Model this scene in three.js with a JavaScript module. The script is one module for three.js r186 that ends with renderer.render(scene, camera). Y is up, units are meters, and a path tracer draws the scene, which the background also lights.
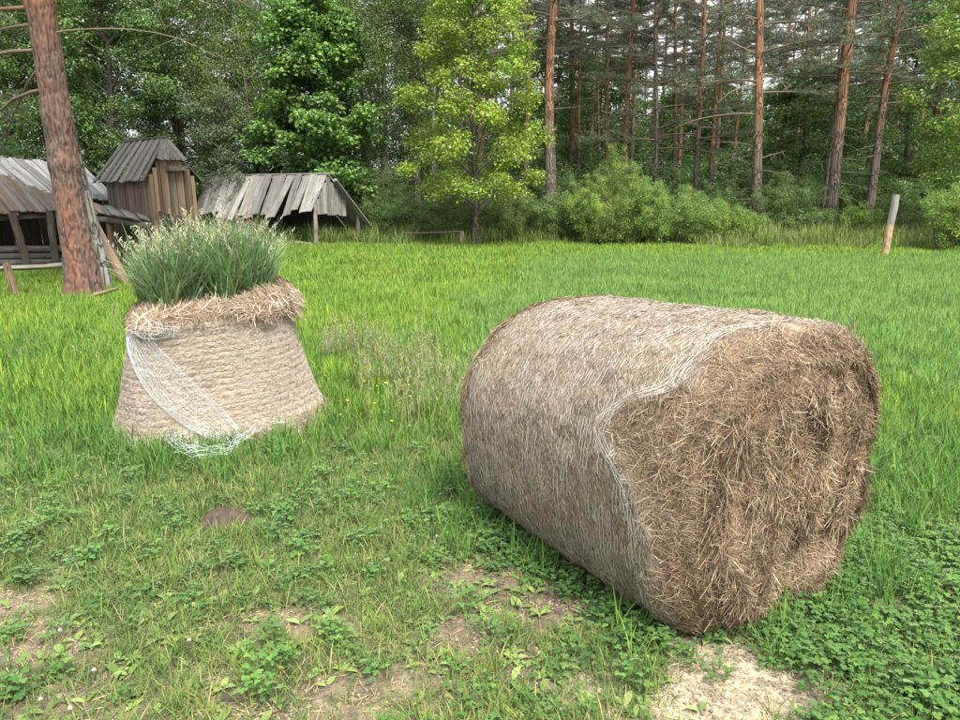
import * as THREE from 'three';
import { ImprovedNoise } from 'three/addons/math/ImprovedNoise.js';

// ---------------------------------------------------------------- camera, sky, sun, exposure
const scene = new THREE.Scene();
const FOCAL = 706, PITCH = 13.5 * Math.PI / 180, EYE = 1.6;            // focal length in units of a 720-high frame
const camera = new THREE.PerspectiveCamera(2 * Math.atan(360 / FOCAL) * 180 / Math.PI, 4 / 3, 0.05, 600);
camera.position.set(0, EYE, 0);
camera.rotation.set(-PITCH, 0, 0);
const renderer = new THREE.WebGLRenderer({ antialias: true });
renderer.toneMapping = THREE.LinearToneMapping;
renderer.toneMappingExposure = 3.05;
renderer.shadowMap.enabled = true;

const perlin = new ImprovedNoise();
const N3 = (x, y, z) => perlin.noise(x, y, z);
function fbm(x, y, z, o = 4) { let s = 0, a = 0.5; for (let i = 0; i < o; i++) { s += a * perlin.noise(x, y, z); x *= 2.03; y *= 2.03; z *= 2.03; a *= 0.5; } return s; }
{ // bright overcast: thin cloud all over, lighter overhead
  const W = 512, H = 256, d = new Float32Array(W * H * 4);
  for (let j = 0; j < H; j++) for (let i = 0; i < W; i++) {
    const el = ((j + 0.5) / H - 0.5) * Math.PI, az = (i + 0.5) / W * 2 * Math.PI;
    const y = Math.sin(el), cx = Math.cos(el) * Math.cos(az), cz = Math.cos(el) * Math.sin(az);
    const L = 0.74 * (1 + 1.3 * Math.max(y, 0)) / 2.0 * (1 + 0.3 * fbm(cx * 3, y * 5, cz * 3, 4));
    const k = (j * W + i) * 4;
    d[k] = L * 0.97; d[k + 1] = L; d[k + 2] = L * 1.045; d[k + 3] = 1;
  }
  const t = new THREE.DataTexture(d, W, H, THREE.RGBAFormat, THREE.FloatType);
  t.mapping = THREE.EquirectangularReflectionMapping; t.magFilter = THREE.LinearFilter; t.needsUpdate = true;
  scene.background = t; scene.environment = t;
}
const sun = new THREE.DirectionalLight(new THREE.Color(1, 0.95, 0.86), 2.6);
sun.position.set(12, 40, 10); sun.target.position.set(0, 0, -12);
sun.castShadow = true; sun.shadow.radius = 42; sun.shadow.mapSize.set(2048, 2048);
Object.assign(sun.shadow.camera, { left: -40, right: 40, top: 40, bottom: -40, near: 1, far: 140 });
scene.add(sun, sun.target);

// ---------------------------------------------------------------- helpers
function rng(seed) { let a = seed >>> 0; return () => { a = (a + 0x6D2B79F5) | 0; let t = Math.imul(a ^ (a >>> 15), 1 | a); t = (t + Math.imul(t ^ (t >>> 7), 61 | t)) ^ t; return ((t ^ (t >>> 14)) >>> 0) / 4294967296; }; }
const V = (x, y, z) => new THREE.Vector3(x, y, z);
const lerp = THREE.MathUtils.lerp, sstep = THREE.MathUtils.smoothstep, clamp = THREE.MathUtils.clamp, TAU = Math.PI * 2;
const cp = Math.cos(PITCH), sp = Math.sin(PITCH);
// surveying: bearing and height of a point whose distance in front of the lens is known
function at(px, py, d) {
  const u = (px - 480) / FOCAL, v = (py - 360) / FOCAL, fh = cp - v * sp, dn = sp + v * cp, k = d / fh;
  return V(u * k, EYE - dn * k, -d);
}
function onGround(px, py) { const v = (py - 360) / FOCAL; return at(px, py, EYE * (cp - v * sp) / (sp + v * cp)); }
const bearing = (px, d) => at(px, 190, d).x;
const gauss = r => (r() + r() + r() + r() - 2) * 0.85;

class GB {
  constructor() { this.p = []; this.n = []; this.c = []; this.u = []; this.i = []; }
  v(x, y, z, nx, ny, nz, c, u = 0, w = 0) { this.p.push(x, y, z); this.n.push(nx, ny, nz); this.c.push(c[0], c[1], c[2]); this.u.push(u, w); return this.p.length / 3 - 1; }
  t(a, b, c) { this.i.push(a, b, c); }
  agree(g) { // faces turned the way their normals point
    const p = this.p, n = this.n, ix = this.i;
    for (let k = 0; k < ix.length; k += 3) {
      const a = ix[k] * 3, b = ix[k + 1] * 3, c = ix[k + 2] * 3, ux = p[b] - p[a], uy = p[b + 1] - p[a + 1], uz = p[b + 2] - p[a + 2], vx = p[c] - p[a], vy = p[c + 1] - p[a + 1], vz = p[c + 2] - p[a + 2];
      if ((uy * vz - uz * vy) * (n[a] + n[b] + n[c]) + (uz * vx - ux * vz) * (n[a + 1] + n[b + 1] + n[c + 1]) + (ux * vy - uy * vx) * (n[a + 2] + n[b + 2] + n[c + 2]) < 0) { ix[k + 1] = c / 3; ix[k + 2] = b / 3; }
    }
    g.setIndex(ix);
  }
  build(smooth = false) {
    const g = new THREE.BufferGeometry();
    g.setAttribute('position', new THREE.Float32BufferAttribute(this.p, 3));
    g.setAttribute('normal', new THREE.Float32BufferAttribute(this.n, 3));
    g.setAttribute('color', new THREE.Float32BufferAttribute(this.c, 3));
    g.setAttribute('uv', new THREE.Float32BufferAttribute(this.u, 2));
    g.setIndex(this.i);
    if (smooth) g.computeVertexNormals(); else this.agree(g);
    return g;
  }
}
const taken = {};
function numbered(name) { const n = taken[name] = (taken[name] ?? -1) + 1; return n ? name + '_' + String(n).padStart(3, '0') : name; }
function tag(o, label, category, group, kind) { o.userData.label = label; if (category) o.userData.category = category; if (group) o.userData.group = group; if (kind) o.userData.kind = kind; return o; }
function thing(name, label, category, p = V(0, 0, 0), group, kind) {
  const o = new THREE.Group(); o.name = numbered(name); o.position.copy(p); scene.add(o);
  return tag(o, label, category, group, kind);
}
function part(name, geo, mat, parent) { const m = new THREE.Mesh(geo, mat); m.name = name; m.castShadow = m.receiveShadow = true; parent.add(m); return m; }
function instanced(name, geo, mat, list, parent) {           // list of { m: Matrix4, c: [r, g, b] }
  const o = new THREE.InstancedMesh(geo, mat, list.length); o.name = name; o.castShadow = o.receiveShadow = true;
  const col = new THREE.Color();
  list.forEach((e, k) => { o.setMatrixAt(k, e.m); if (e.c) o.setColorAt(k, col.setRGB(e.c[0], e.c[1], e.c[2])); });
  parent.add(o); return o;
}
const vary = (c, r, a = 0.18, h = 0.06) => { const k = 1 + (r() * 2 - 1) * a, q = (r() * 2 - 1) * h; return [c[0] * k * (1 + q), c[1] * k, c[2] * k * (1 - q)]; };
const mixc = (a, b, t) => [lerp(a[0], b[0], t), lerp(a[1], b[1], t), lerp(a[2], b[2], t)];
const TMP = new THREE.Object3D();
function place(x, y, z, ry, s, rx = 0, rz = 0, sy = s) { TMP.position.set(x, y, z); TMP.rotation.set(rx, ry, rz, 'YXZ'); TMP.scale.set(s, sy, s); TMP.updateMatrix(); return TMP.matrix.clone(); }

// tube along points, uv in metres
function tube(gb, pts, rad, sides, colour, rough = 0, seed = 0) {
  let prev = null, along = 0; const base = [];
  const up = V(0, 0, 1), a = V(0, 0, 0), b = V(0, 0, 0), dir = V(0, 0, 0);
  for (let k = 0; k < pts.length; k++) {
    dir.copy(pts[Math.min(k + 1, pts.length - 1)]).sub(pts[Math.max(k - 1, 0)]).normalize();
    if (!prev) a.copy(Math.abs(dir.z) > 0.9 ? V(1, 0, 0) : up).cross(dir).normalize(); else a.copy(prev).addScaledVector(dir, -prev.dot(dir)).normalize();
    prev = a.clone(); b.crossVectors(dir, a);
    if (k) along += pts[k].distanceTo(pts[k - 1]);
    base.push(gb.p.length / 3);
    for (let s = 0; s <= sides; s++) {
      const th = s / sides * TAU, ss = s % sides, ct = Math.cos(th), st = Math.sin(th);
      const q = rad[k] * (1 + (rough ? rough * N3(Math.cos(ss / sides * TAU) * 2.2 + seed, along * 1.7, Math.sin(ss / sides * TAU) * 2.2 - seed) : 0));
      const nx = a.x * ct + b.x * st, ny = a.y * ct + b.y * st, nz = a.z * ct + b.z * st;
      const col = typeof colour === 'function' ? colour(k / (pts.length - 1), th, pts[k]) : colour;
      gb.v(pts[k].x + nx * q, pts[k].y + ny * q, pts[k].z + nz * q, nx, ny, nz, col, s / sides * TAU * rad[0], along);
    }
  }
  for (let k = 0; k < pts.length - 1; k++) for (let s = 0; s < sides; s++) { const p = base[k] + s, q = base[k + 1] + s; gb.t(p, p + 1, q); gb.t(p + 1, q + 1, q); }
  for (const [k, flip] of [[0, 1], [pts.length - 1, 0]]) {
    const d = pts[k].clone().sub(pts[k ? k - 1 : 1]).normalize(), col = typeof colour === 'function' ? colour(k ? 1 : 0, 0, pts[k]) : colour;
    if (rad[k] < 0.004) continue;
    const c0 = gb.v(pts[k].x, pts[k].y, pts[k].z, d.x, d.y, d.z, col, 0, 0), ring = [];
    for (let s = 0; s < sides; s++) { const o = (base[k] + s) * 3; ring.push(gb.v(gb.p[o], gb.p[o + 1], gb.p[o + 2], d.x, d.y, d.z, col, gb.p[o], gb.p[o + 2])); }
    for (let s = 0; s < sides; s++) flip ? gb.t(c0, ring[(s + 1) % sides], ring[s]) : gb.t(c0, ring[s], ring[(s + 1) % sides]);
  }
}
function blade(gb, x, y, z, az, len, w, a0, a1, col, segs = 3, upmix = 0.35, tipw = 0) {
  const dx = Math.cos(az), dz = Math.sin(az), sx = -dz, sz = dx; let h = 0, yy = y, pl = -1, pr = -1;
  for (let k = 0; k <= segs; k++) {
    const t = k / segs, ang = a0 + a1 * t;
    const ww = w * 0.5 * (k === segs ? tipw : (1 - 0.75 * t * t));
    let nx = -Math.cos(ang) * dx, ny = Math.sin(ang), nz = -Math.cos(ang) * dz;
    ny += upmix; const l = Math.hypot(nx, ny, nz) || 1; nx /= l; ny /= l; nz /= l;
    const px = x + dx * h, pz = z + dz * h;
    if (k === segs && !tipw) { const tip = gb.v(px, yy, pz, nx, ny, nz, col); gb.t(pl, pr, tip); break; }
    const l1 = gb.v(px - sx * ww, yy, pz - sz * ww, nx, ny, nz, col), r1 = gb.v(px + sx * ww, yy, pz + sz * ww, nx, ny, nz, col);
    if (k) { gb.t(pl, pr, r1); gb.t(pl, r1, l1); }
    pl = l1; pr = r1;
    const st = len / segs; h += Math.sin(ang + a1 / segs / 2) * st; yy += Math.cos(ang + a1 / segs / 2) * st;
  }
}
function leaf(gb, o, dir, nrm, len, w, col, fold = 0.2) {     // four corners folded along the midrib
  const side = V(0, 0, 0).crossVectors(dir, nrm).normalize(), mid = 0.45;
  const m = o.clone().addScaledVector(dir, len * mid), tip = o.clone().addScaledVector(dir, len).addScaledVector(nrm, -len * 0.12);
  const L = m.clone().addScaledVector(side, -w / 2).addScaledVector(nrm, fold * w), R = m.clone().addScaledVector(side, w / 2).addScaledVector(nrm, fold * w);
  const nL = nrm.clone().addScaledVector(side, fold).normalize(), nR = nrm.clone().addScaledVector(side, -fold).normalize();
  const a = gb.v(o.x, o.y, o.z, nL.x, nL.y, nL.z, col), b = gb.v(tip.x, tip.y, tip.z, nL.x, nL.y, nL.z, col), c = gb.v(L.x, L.y, L.z, nL.x, nL.y, nL.z, col);
  gb.t(a, b, c);
  const a2 = gb.v(o.x, o.y, o.z, nR.x, nR.y, nR.z, col), b2 = gb.v(tip.x, tip.y, tip.z, nR.x, nR.y, nR.z, col), c2 = gb.v(R.x, R.y, R.z, nR.x, nR.y, nR.z, col);
  gb.t(a2, c2, b2);
}
function randDir(r, up = 0) { const v = V(r() * 2 - 1, r() * 2 - 1 + up, r() * 2 - 1); return v.lengthSq() < 1e-4 ? V(0, 1, 0) : v.normalize(); }

// ---------------------------------------------------------------- textures and materials
function tex(size, fn, srgb = true, rep = 1) {
  const d = new Uint8Array(size * size * 4);
  for (let j = 0; j < size; j++) for (let i = 0; i < size; i++) { const c = fn(i / size, j / size), k = (j * size + i) * 4; d[k] = clamp(c[0], 0, 1) * 255; d[k + 1] = clamp(c[1], 0, 1) * 255; d[k + 2] = clamp(c[2], 0, 1) * 255; d[k + 3] = 255; }
  const t = new THREE.DataTexture(d, size, size); t.wrapS = t.wrapT = THREE.RepeatWrapping; t.magFilter = THREE.LinearFilter; t.repeat.set(rep, rep);
  if (srgb) t.colorSpace = THREE.SRGBColorSpace; t.needsUpdate = true; return t;
}
const ring = (u, v, s, o, q = 3) => fbm(Math.cos(u * TAU) * s + q, Math.sin(u * TAU) * s + v * 0.001, Math.cos(v * TAU) * s * 1.1 + Math.sin(v * TAU) * s * 0.7 + q, o);
const woodMap = tex(512, (u, v) => {            // grain along v, u across one board
  const g = fbm(u * 26, v * 1.2, 4.1, 4), f = fbm(u * 90, v * 4, 8.3, 2), s = fbm(u * 4, v * 3, 1.7, 3), crack = Math.abs(fbm(u * 11 + 0.4 * fbm(u * 3, v * 2, 7, 2), v * 0.7, 9.2, 2)) < 0.012 ? 0.55 : 1;
  const k = (0.8 + 0.34 * g + 0.2 * f + 0.22 * s) * crack; return [k, k * 0.99, k * 0.975];
});
const woodBump = tex(256, (u, v) => { const g = 0.5 + 0.6 * fbm(u * 26, v * 1.2, 4.1, 4); return [g, g, g]; }, false);
const barkMap = tex(512, (u, v) => {
  const w = ring(u, v, 1.1, 4) * 0.9, p = Math.abs(fbm(Math.cos(u * TAU) * 3.1 + w, Math.sin(u * TAU) * 3.1, Math.cos(v * TAU) * 1.2 + Math.sin(v * TAU) + w, 4));
  const fine = fbm(u * 40, v * 22, 3, 3), k = 0.5 + 0.5 * sstep(p, 0.02, 0.16) + 0.28 * fine; return [k, k * 0.98, k * 0.95];
});
const barkBump = tex(512, (u, v) => {
  const w = ring(u, v, 1.1, 4) * 0.9, p = Math.abs(fbm(Math.cos(u * TAU) * 3.1 + w, Math.sin(u * TAU) * 3.1, Math.cos(v * TAU) * 1.2 + Math.sin(v * TAU) + w, 4));
  const k = sstep(p, 0.0, 0.2) * 0.8 + 0.3 * fbm(u * 40, v * 22, 3, 3); return [k, k, k];
}, false);
barkMap.repeat.set(0.5, 0.42); barkBump.repeat.set(0.5, 0.42);
const soilMap = tex(1024, (u, v) => {
  const a = fbm(u * 9, v * 9, 1.3, 5), b = fbm(u * 70, v * 70, 5.1, 3), c = N3(u * 240, v * 240, 2.2), k = 0.82 + 0.3 * a + 0.32 * b + 0.22 * c; return [k, k * 0.985, k * 0.96];
});
const soilBump = tex(512, (u, v) => { const k = 0.5 + 0.4 * fbm(u * 30, v * 30, 5.1, 4) + 0.2 * N3(u * 120, v * 120, 2); return [k, k, k]; }, false);

const std = (o) => new THREE.MeshStandardMaterial({ roughness: 0.9, vertexColors: true, side: THREE.DoubleSide, ...o });
const leafy = (tr, o = {}) => new THREE.MeshPhysicalMaterial({ color: 0xffffff, roughness: 1, vertexColors: true, side: THREE.DoubleSide, transmission: tr, thickness: 0, ior: 1.4, ...o });
const M = {
  ground: std({ map: soilMap, bumpMap: soilBump, bumpScale: 0.012, roughness: 1 }),
  grass: leafy(0.3), rye: std({ roughness: 0.5 }), clover: leafy(0.25), straw: std({ roughness: 0.7 }),
  bark: std({ map: barkMap, bumpMap: barkBump, bumpScale: 0.02 }), leaf: leafy(0.42), needle: std({ roughness: 0.6 }),
  twig: std({ roughness: 0.95 }), net: std({ roughness: 0.5 }), earth: std({ bumpMap: soilBump, bumpScale: 0.02, roughness: 1 }),
};
const wood = (c) => new THREE.MeshStandardMaterial({ color: new THREE.Color().setRGB(...c), map: woodMap, bumpMap: woodBump, bumpScale: 0.012, roughness: 0.85, side: THREE.DoubleSide });

// ---------------------------------------------------------------- the ground
const rise = (x, z) => 0.035 * N3(x * 0.55, 1.5, z * 0.55) + 0.018 * N3(x * 1.9, 4.5, z * 1.9) + 0.006 * N3(x * 7, 2.5, z * 7);
const bare = [[470, 582, .26, .8], [463, 636, .17, 1], [540, 608, .24, .8], [738, 692, .27, 1.25], [690, 655, .1, .9], [287, 622, .16, .9], [0, 605, .22, .9], [25, 648, .26, .8], [335, 708, .2, .8], [120, 712, .22, .6], [420, 690, .25, .5], [570, 692, .16, .7], [60, 690, .2, .6], [520, 655, .2, .55], [330, 640, .2, .5], [215, 690, .2, .45]]
  .map(([a, b, s, k]) => { const p = onGround(a, b); return [p.x, p.z, s, k]; });
function bareness(x, z) {
  const wob = 0.5 * fbm(x * 5, 3, z * 5, 3); let m = 0;
  for (const [bx, bz, s, k] of bare) { const d = Math.hypot((x - bx) * 0.8, z - bz) / s; if (d < 2.2) m = Math.max(m, k * (1 - sstep(d + wob * 1.6, 0.35, 1.25))); }
  return m;
}
const sandy = onGround(738, 692);
const ryeEdge = d => d < 5.3 ? 99 : d < 8.5 ? lerp(0.0, -0.49, (d - 5.3) / 3.2) : lerp(-0.49, 1.57, (d - 8.5) / 8.8);
function ryeShare(x, z) { const d = -z, w = 0.5 * N3(x * 0.9, 0, z * 0.9), side = d < 5.3 ? x - 1.4 : x - ryeEdge(d); return sstep(side + w, -0.5, 0.9) * sstep(d + w, 4.6, 6.2) * (1 - sstep(d + w, 16.2, 17.6)) * (x < 22 ? 1 : 0); }
{
  const xs = [], zs = [];
  for (let x = -260; x <= 260;) { xs.push(x); const a = Math.abs(x + 0); x += a < 4 ? 0.035 : a < 10 ? 0.16 : a < 30 ? 1 : 14; }
  for (let z = 12; z >= -320;) { zs.push(z); const d = -z; z -= d < 1 ? 0.6 : d < 6 ? 0.032 : d < 12 ? 0.14 : d < 40 ? 0.8 : 12; }
  const gb = new GB(), soil = [0.21, 0.165, 0.115], pale = [0.50, 0.43, 0.32], thatch = [0.16, 0.145, 0.075], green = [0.07, 0.11, 0.025], litter = [0.07, 0.055, 0.035];
  for (const z of zs) for (const x of xs) {
    const d = -z, far = d > 40 || Math.abs(x) > 30 ? 0 : 1, b = bareness(x, z);
    let c = mixc(thatch, green, clamp(0.4 + 0.9 * fbm(x * 1.3, 7, z * 1.3, 3) + sstep(d, 4, 9) * 0.5, 0, 1));
    c = mixc(c, soil, clamp(b * 1.2 + 0.35 * fbm(x * 3, 1, z * 3, 3), 0, 1));
    if (Math.hypot(x - sandy.x, z - sandy.z) < 0.6) c = mixc(c, pale, clamp(b * 1.1, 0, 1));
    if (d > 22.5) c = mixc(c, litter, sstep(d, 22.5, 25));
    c = vary(c, () => 0.5 + 0.9 * N3(x * 21, 2, z * 21), 0.5, 0.05);
    gb.v(x, rise(x, z) * far, z, 0, 1, 0, c, x / 1.7, z / 1.7);
  }
  const W = xs.length;
  for (let j = 0; j < zs.length - 1; j++) for (let i = 0; i < W - 1; i++) { const a = j * W + i; gb.t(a, a + 1, a + W); gb.t(a + 1, a + W + 1, a + W); }
  const g = part('ground', gb.build(true), M.ground, scene); g.userData.kind = 'structure';
  tag(g, 'trodden meadow soil with bare sandy spots under the grass', 'ground');
}

// ---------------------------------------------------------------- round bale lying on its side
const bale = { c: V(0.775, 0, -3.02), ax: V(0.53, 0, 0.848).normalize(), L: 1.30 };
bale.r = V(bale.ax.z, 0, -bale.ax.x);
function baleSkin(s, th) {               // s 0 far end .. 1 near end; th 0 right, half a turn left, quarter turn top
  const ct = Math.cos(th), st = Math.sin(th), e = 2 / (ct > 0 && st > 0 ? 2.9 : 2.35), lump = 0.028 * fbm(s * 3 + 5, ct * 1.6, st * 1.6, 3) + 0.012 * fbm(s * 11, ct * 6, st * 6, 2);
  const edge = Math.min(s, 1 - s) * bale.L, round = edge < 0.09 ? 0.07 * (1 - Math.sqrt(1 - (1 - edge / 0.09) ** 2)) : 0;
  const k = 1 - round / 0.6 + lump / 0.6, hk = lerp(0.94, 1.0, s), notch = tear(s, th) * 0.05;
  let a = 0.625 * k - notch, b = (0.6 * k - notch) * hk;
  let x = a * Math.sign(ct) * Math.abs(ct) ** e, y = 0.53 * hk + b * Math.sign(st) * Math.abs(st) ** e;
  if (y < 0.5) x *= 1 + 0.05 * (0.5 - y) * (ct < 0 ? 1.4 : 0.4);
  y = y < 0.05 ? 0.05 * Math.exp((y - 0.05) / 0.12) - 0.005 : y;
  const q = bale.c.clone().addScaledVector(bale.ax, (s - 0.5) * bale.L + (s > 0.5 ? 0.035 * N3(ct * 2.5, st * 2.5, 3) * sstep(s, 0.8, 1) : 0)).addScaledVector(bale.r, x);
  q.y = y; return q;
}
function netEdge(th) { let t = th / Math.PI * 180; t = ((t % 360) + 360) % 360; const n = Math.exp(-(((t - 158) / 15) ** 2)); return 0.98 - 0.2 * n - 0.03 * Math.exp(-(((t - 110) / 25) ** 2)) + 0.012 * N3(th * 5, 2, 1) - (t > 185 && t < 240 ? 0.008 : 0); }
function tear(s, th) { return sstep(s - netEdge(th), -0.004, 0.03); }
const baleMid = s => { const p = bale.c.clone().addScaledVector(bale.ax, (s - 0.5) * bale.L); p.y = 0.52; return p; };
function baleFace(rho, th) {             // near end, rho 0 middle .. 1 rim
  const e = baleSkin(1, th), m = baleMid(1), q = m.clone().lerp(e, rho);
  const lx = q.clone().sub(m).dot(bale.r), ly = q.y;
  let o = 0.06 * (1 - rho * rho) + 0.13 * fbm(lx * 2.6, ly * 2.0, 6.3, 3) + 0.085 * fbm(lx * 9, ly * 5, 1.3, 3);
  o += 0.07 * Math.exp(-(((lx + 0.38) / 0.2) ** 2)) * (1 - sstep(ly, 0.1, 0.65));            // the lower left corner spills forward
  o -= 0.16 * Math.exp(-(((lx - 0.16) / 0.17) ** 2 + ((ly - 0.05) / 0.2) ** 2));              // hollow at the foot
  o -= 0.08 * Math.exp(-(((lx - 0.3) / 0.05) ** 2 + ((ly - 0.3) / 0.22) ** 2)) + 0.06 * Math.exp(-(((lx - 0.38) / 0.07) ** 2 + ((ly - 0.6) / 0.08) ** 2));
  return q.addScaledVector(bale.ax, o * sstep(1 - rho, 0, 0.22));
}
const HAYBROWN = [[0.223, 0.144, 0.087], [0.297, 0.206, 0.129], [0.157, 0.099, 0.059], [0.363, 0.276, 0.183], [0.198, 0.131, 0.084], [0.429, 0.351, 0.237]];
const HAYGREY = [[0.269, 0.216, 0.168], [0.325, 0.272, 0.218], [0.224, 0.172, 0.129], [0.381, 0.327, 0.274], [0.291, 0.228, 0.168], [0.179, 0.131, 0.094]];
const HAYPALE = [[0.413, 0.342, 0.271], [0.479, 0.419, 0.345], [0.33, 0.249, 0.177], [0.53, 0.479, 0.42], [0.38, 0.295, 0.22], [0.248, 0.175, 0.122]];
const pick = (r, a) => a[Math.floor(r() * a.length)];
// a handful of stalks lying on the local xz plane, mostly along x
function strandPatch(seed, n, spread, lift, pal, lmin, lmax, size, thin = 1) {
  const gb = new GB(), r = rng(seed);
  for (let k = 0; k < n; k++) {
    const az = gauss(r) * spread + (r() < 0.5 ? Math.PI : 0), len = lerp(lmin, lmax, r()), w = thin * lerp(0.0014, 0.0034, r() * r()), col = vary(pick(r, pal), r, 0.25, 0.05);
    let x = gauss(r) * size, z = gauss(r) * size, y = 0.002 + r() * lift * 0.6, dir = az, pit = gauss(r) * lift * 8; const bend = gauss(r) * 0.5, segs = 4; let pl, pr;
    x -= Math.cos(az) * len / 2; z -= Math.sin(az) * len / 2;
    for (let s = 0; s <= segs; s++) {
      const sx = -Math.sin(dir) * w / 2, sz = Math.cos(dir) * w / 2, ww = s === 0 || s === segs ? 0.5 : 1, tw = Math.sin(s * 1.3 + k) * 0.4 * w;
      const a = gb.v(x - sx * ww, y - tw, z - sz * ww, 0, 1, 0, col), b = gb.v(x + sx * ww, y + tw, z + sz * ww, 0, 1, 0, col);
      if (s) { gb.t(pl, a, pr); gb.t(pr, a, b); }
      pl = a; pr = b;
      const st = len / segs; x += Math.cos(dir) * st * Math.cos(pit); z += Math.sin(dir) * st * Math.cos(pit); y += Math.sin(pit) * st; dir += bend / segs; pit += (r() - 0.5) * lift * 8;
    }
  }
  return gb.build(true);
}
function onSkin(p, along, n, scale, turn) {   // frame with x along, y outward
  const y = n.clone().normalize(), x = along.clone().addScaledVector(y, -along.dot(y)).normalize(), z = V(0, 0, 0).crossVectors(x, y);
  const m = new THREE.Matrix4().makeBasis(x, y, z); if (turn) m.multiply(new THREE.Matrix4().makeRotationY(turn));
  m.scale(V(scale, scale, scale)); m.setPosition(p); return m;
}
function gridMesh(nu, nv, fn, col, closeV = true) {
  const gb = new GB();
  for (let i = 0; i <= nu; i++) for (let j = 0; j <= nv; j++) { const p = fn(i / nu, j / nv); gb.v(p.x, p.y, p.z, 0, 1, 0, col(i / nu, j / nv, p), i / nu, j / nv); }
  for (let i = 0; i < nu; i++) for (let j = 0; j < nv; j++) { const a = i * (nv + 1) + j, b = a + nv + 1; gb.t(a, b, a + 1); gb.t(a + 1, b, b + 1); }
  return gb.build(true);
}
{
  const root = thing('round_hay_bale', 'big weathered round hay bale lying on its side with a torn brown end', 'hay bale', bale.c.clone());
  const loc = p => p.sub(root.position);
  const skinC = (s, th) => { const t = tear(s, th), n = fbm(s * 9, Math.cos(th) * 5, Math.sin(th) * 5, 3); return mixc(vary([0.30, 0.235, 0.165], () => 0.5 + n, 0.6, 0.05), vary([0.16, 0.105, 0.065], () => 0.5 + n, 0.6, 0.05), t); };
  part('rolled_hay', gridMesh(90, 160, (u, v) => loc(baleSkin(u, v * TAU)), (u, v) => skinC(u, v * TAU)), M.straw, root);
  part('cut_end', gridMesh(60, 160, (u, v) => loc(baleFace(1 - u, v * TAU)), (u, v, p) => vary([0.2, 0.125, 0.07], () => 0.5 + fbm(p.x * 14, p.y * 14, p.z * 14, 3), 0.7, 0.05)), M.straw, root).userData.label = 'shaggy brown open end of the bale';
  part('cut_end', gridMesh(10, 80, (u, v) => { const th = v * TAU; return loc(baleMid(0).lerp(baleSkin(0, th), u)); }, () => [0.2, 0.13, 0.075]), M.straw, root);
  const r = rng(11), grey = [[], [], [], []], brown = [[], [], [], []];
  for (let k = 0; k < 8200; k++) {
    const s = r() * 1.0, th = r() * TAU, p = baleSkin(s, th); if (p.y < 0.015) continue;
    const e = 0.01, pu = baleSkin(Math.min(1, s + e), th), pd = baleSkin(Math.max(0, s - e), th), qu = baleSkin(s, th + e), qd = baleSkin(s, th - e);
    const ds = pu.sub(pd), dt = qu.sub(qd), n = V(0, 0, 0).crossVectors(dt, ds).normalize(); if (n.dot(p.clone().sub(baleMid(s))) < 0) n.negate();
    const torn = r() < tear(s, th) || (s < 0.05 && r() < 0.7);
    // weathering comes in streaks round the roll
    const band = fbm(s * 16, 3, Math.cos(th) * 0.8, 3), k2 = 1 + 0.35 * band + 0.25 * (r() - 0.5);
    (torn ? brown : grey)[k % 4].push({ m: onSkin(loc(p.addScaledVector(n, torn ? 0.006 * r() : 0.002)), dt, n, 0.8 + r() * 0.5, torn ? (r() - 0.5) * 2 : (r() - 0.5) * 0.5), c: torn ? vary([1, 1, 1], r, 0.25, 0.03) : mixc([k2, k2, k2], [1.0, 1.02, 0.72], Math.max(0, fbm(s * 3, 9, th * 1.5, 3)) * 0.9) });
  }
  const face = [[], [], [], []], long = [[], []];
  for (let k = 0; k < 5200; k++) {
    const th = r() * TAU, rho = Math.sqrt(r()), p = baleFace(rho, th), e = 0.02; if (p.y < 0.01) continue;
    const a = baleFace(Math.min(1, rho + e), th).sub(baleFace(Math.max(0, rho - e), th)), b = baleFace(rho, th + e).sub(baleFace(rho, th - e)), n = V(0, 0, 0).crossVectors(a, b).normalize(); if (n.dot(bale.ax) < 0) n.negate();
    const w = fbm(p.x * 4, p.y * 4, p.z * 4, 3);
    face[k % 4].push({ m: onSkin(loc(p.addScaledVector(n, 0.012 * r())), V(bale.r.x * 0.3, -1, bale.r.z * 0.3).addScaledVector(randDir(r), 0.6), n, 0.8 + r() * 0.7, (r() - 0.5) * 1.6), c: vary([1 + w * 0.7, 1 + w * 0.7, 1 + w * 0.7], r, 0.25, 0.04) });
  }
  for (let k = 0; k < 2600; k++) {                                             // the torn step and the rim are shaggy too
    const th = r() * TAU, s = Math.min(0.998, netEdge(th) + (k % 3 ? 0.010 + 0.045 * r() : r() * 0.25)), p = baleSkin(s, th), n = p.clone().sub(baleMid(s)); if (p.y < 0.02) continue;
    n.addScaledVector(bale.ax, -n.dot(bale.ax)).normalize().addScaledVector(bale.ax, 0.9 * (0.3 + r())).normalize();
    brown[k % 4].push({ m: onSkin(loc(p.addScaledVector(n, 0.004 + 0.01 * r())), randDir(r), n, 0.6 + r() * 0.5, 0), c: vary([1, 1, 1], r, 0.3, 0.03) });
  }
  for (let k = 0; k < 1000; k++) {
    const th = r() * TAU, rho = Math.sqrt(r()) * 0.97, p = baleFace(rho, th); if (p.y < 0.12) continue;
    const n = bale.ax.clone().addScaledVector(randDir(r), 0.25).normalize(), clump = fbm(p.x * 6, p.y * 6, p.z * 6, 2);
    long[k % 2].push({ m: onSkin(loc(p.addScaledVector(n, 0.01 + 0.015 * r())), V(bale.r.x * clump * 3, -1, bale.r.z * clump * 3).addScaledVector(randDir(r), 0.8), n, 0.6 + r() * 0.6, (r() - 0.5) * 1.2), c: vary([1.1, 1.1, 1.1], r, 0.35, 0.05) });
  }
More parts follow.
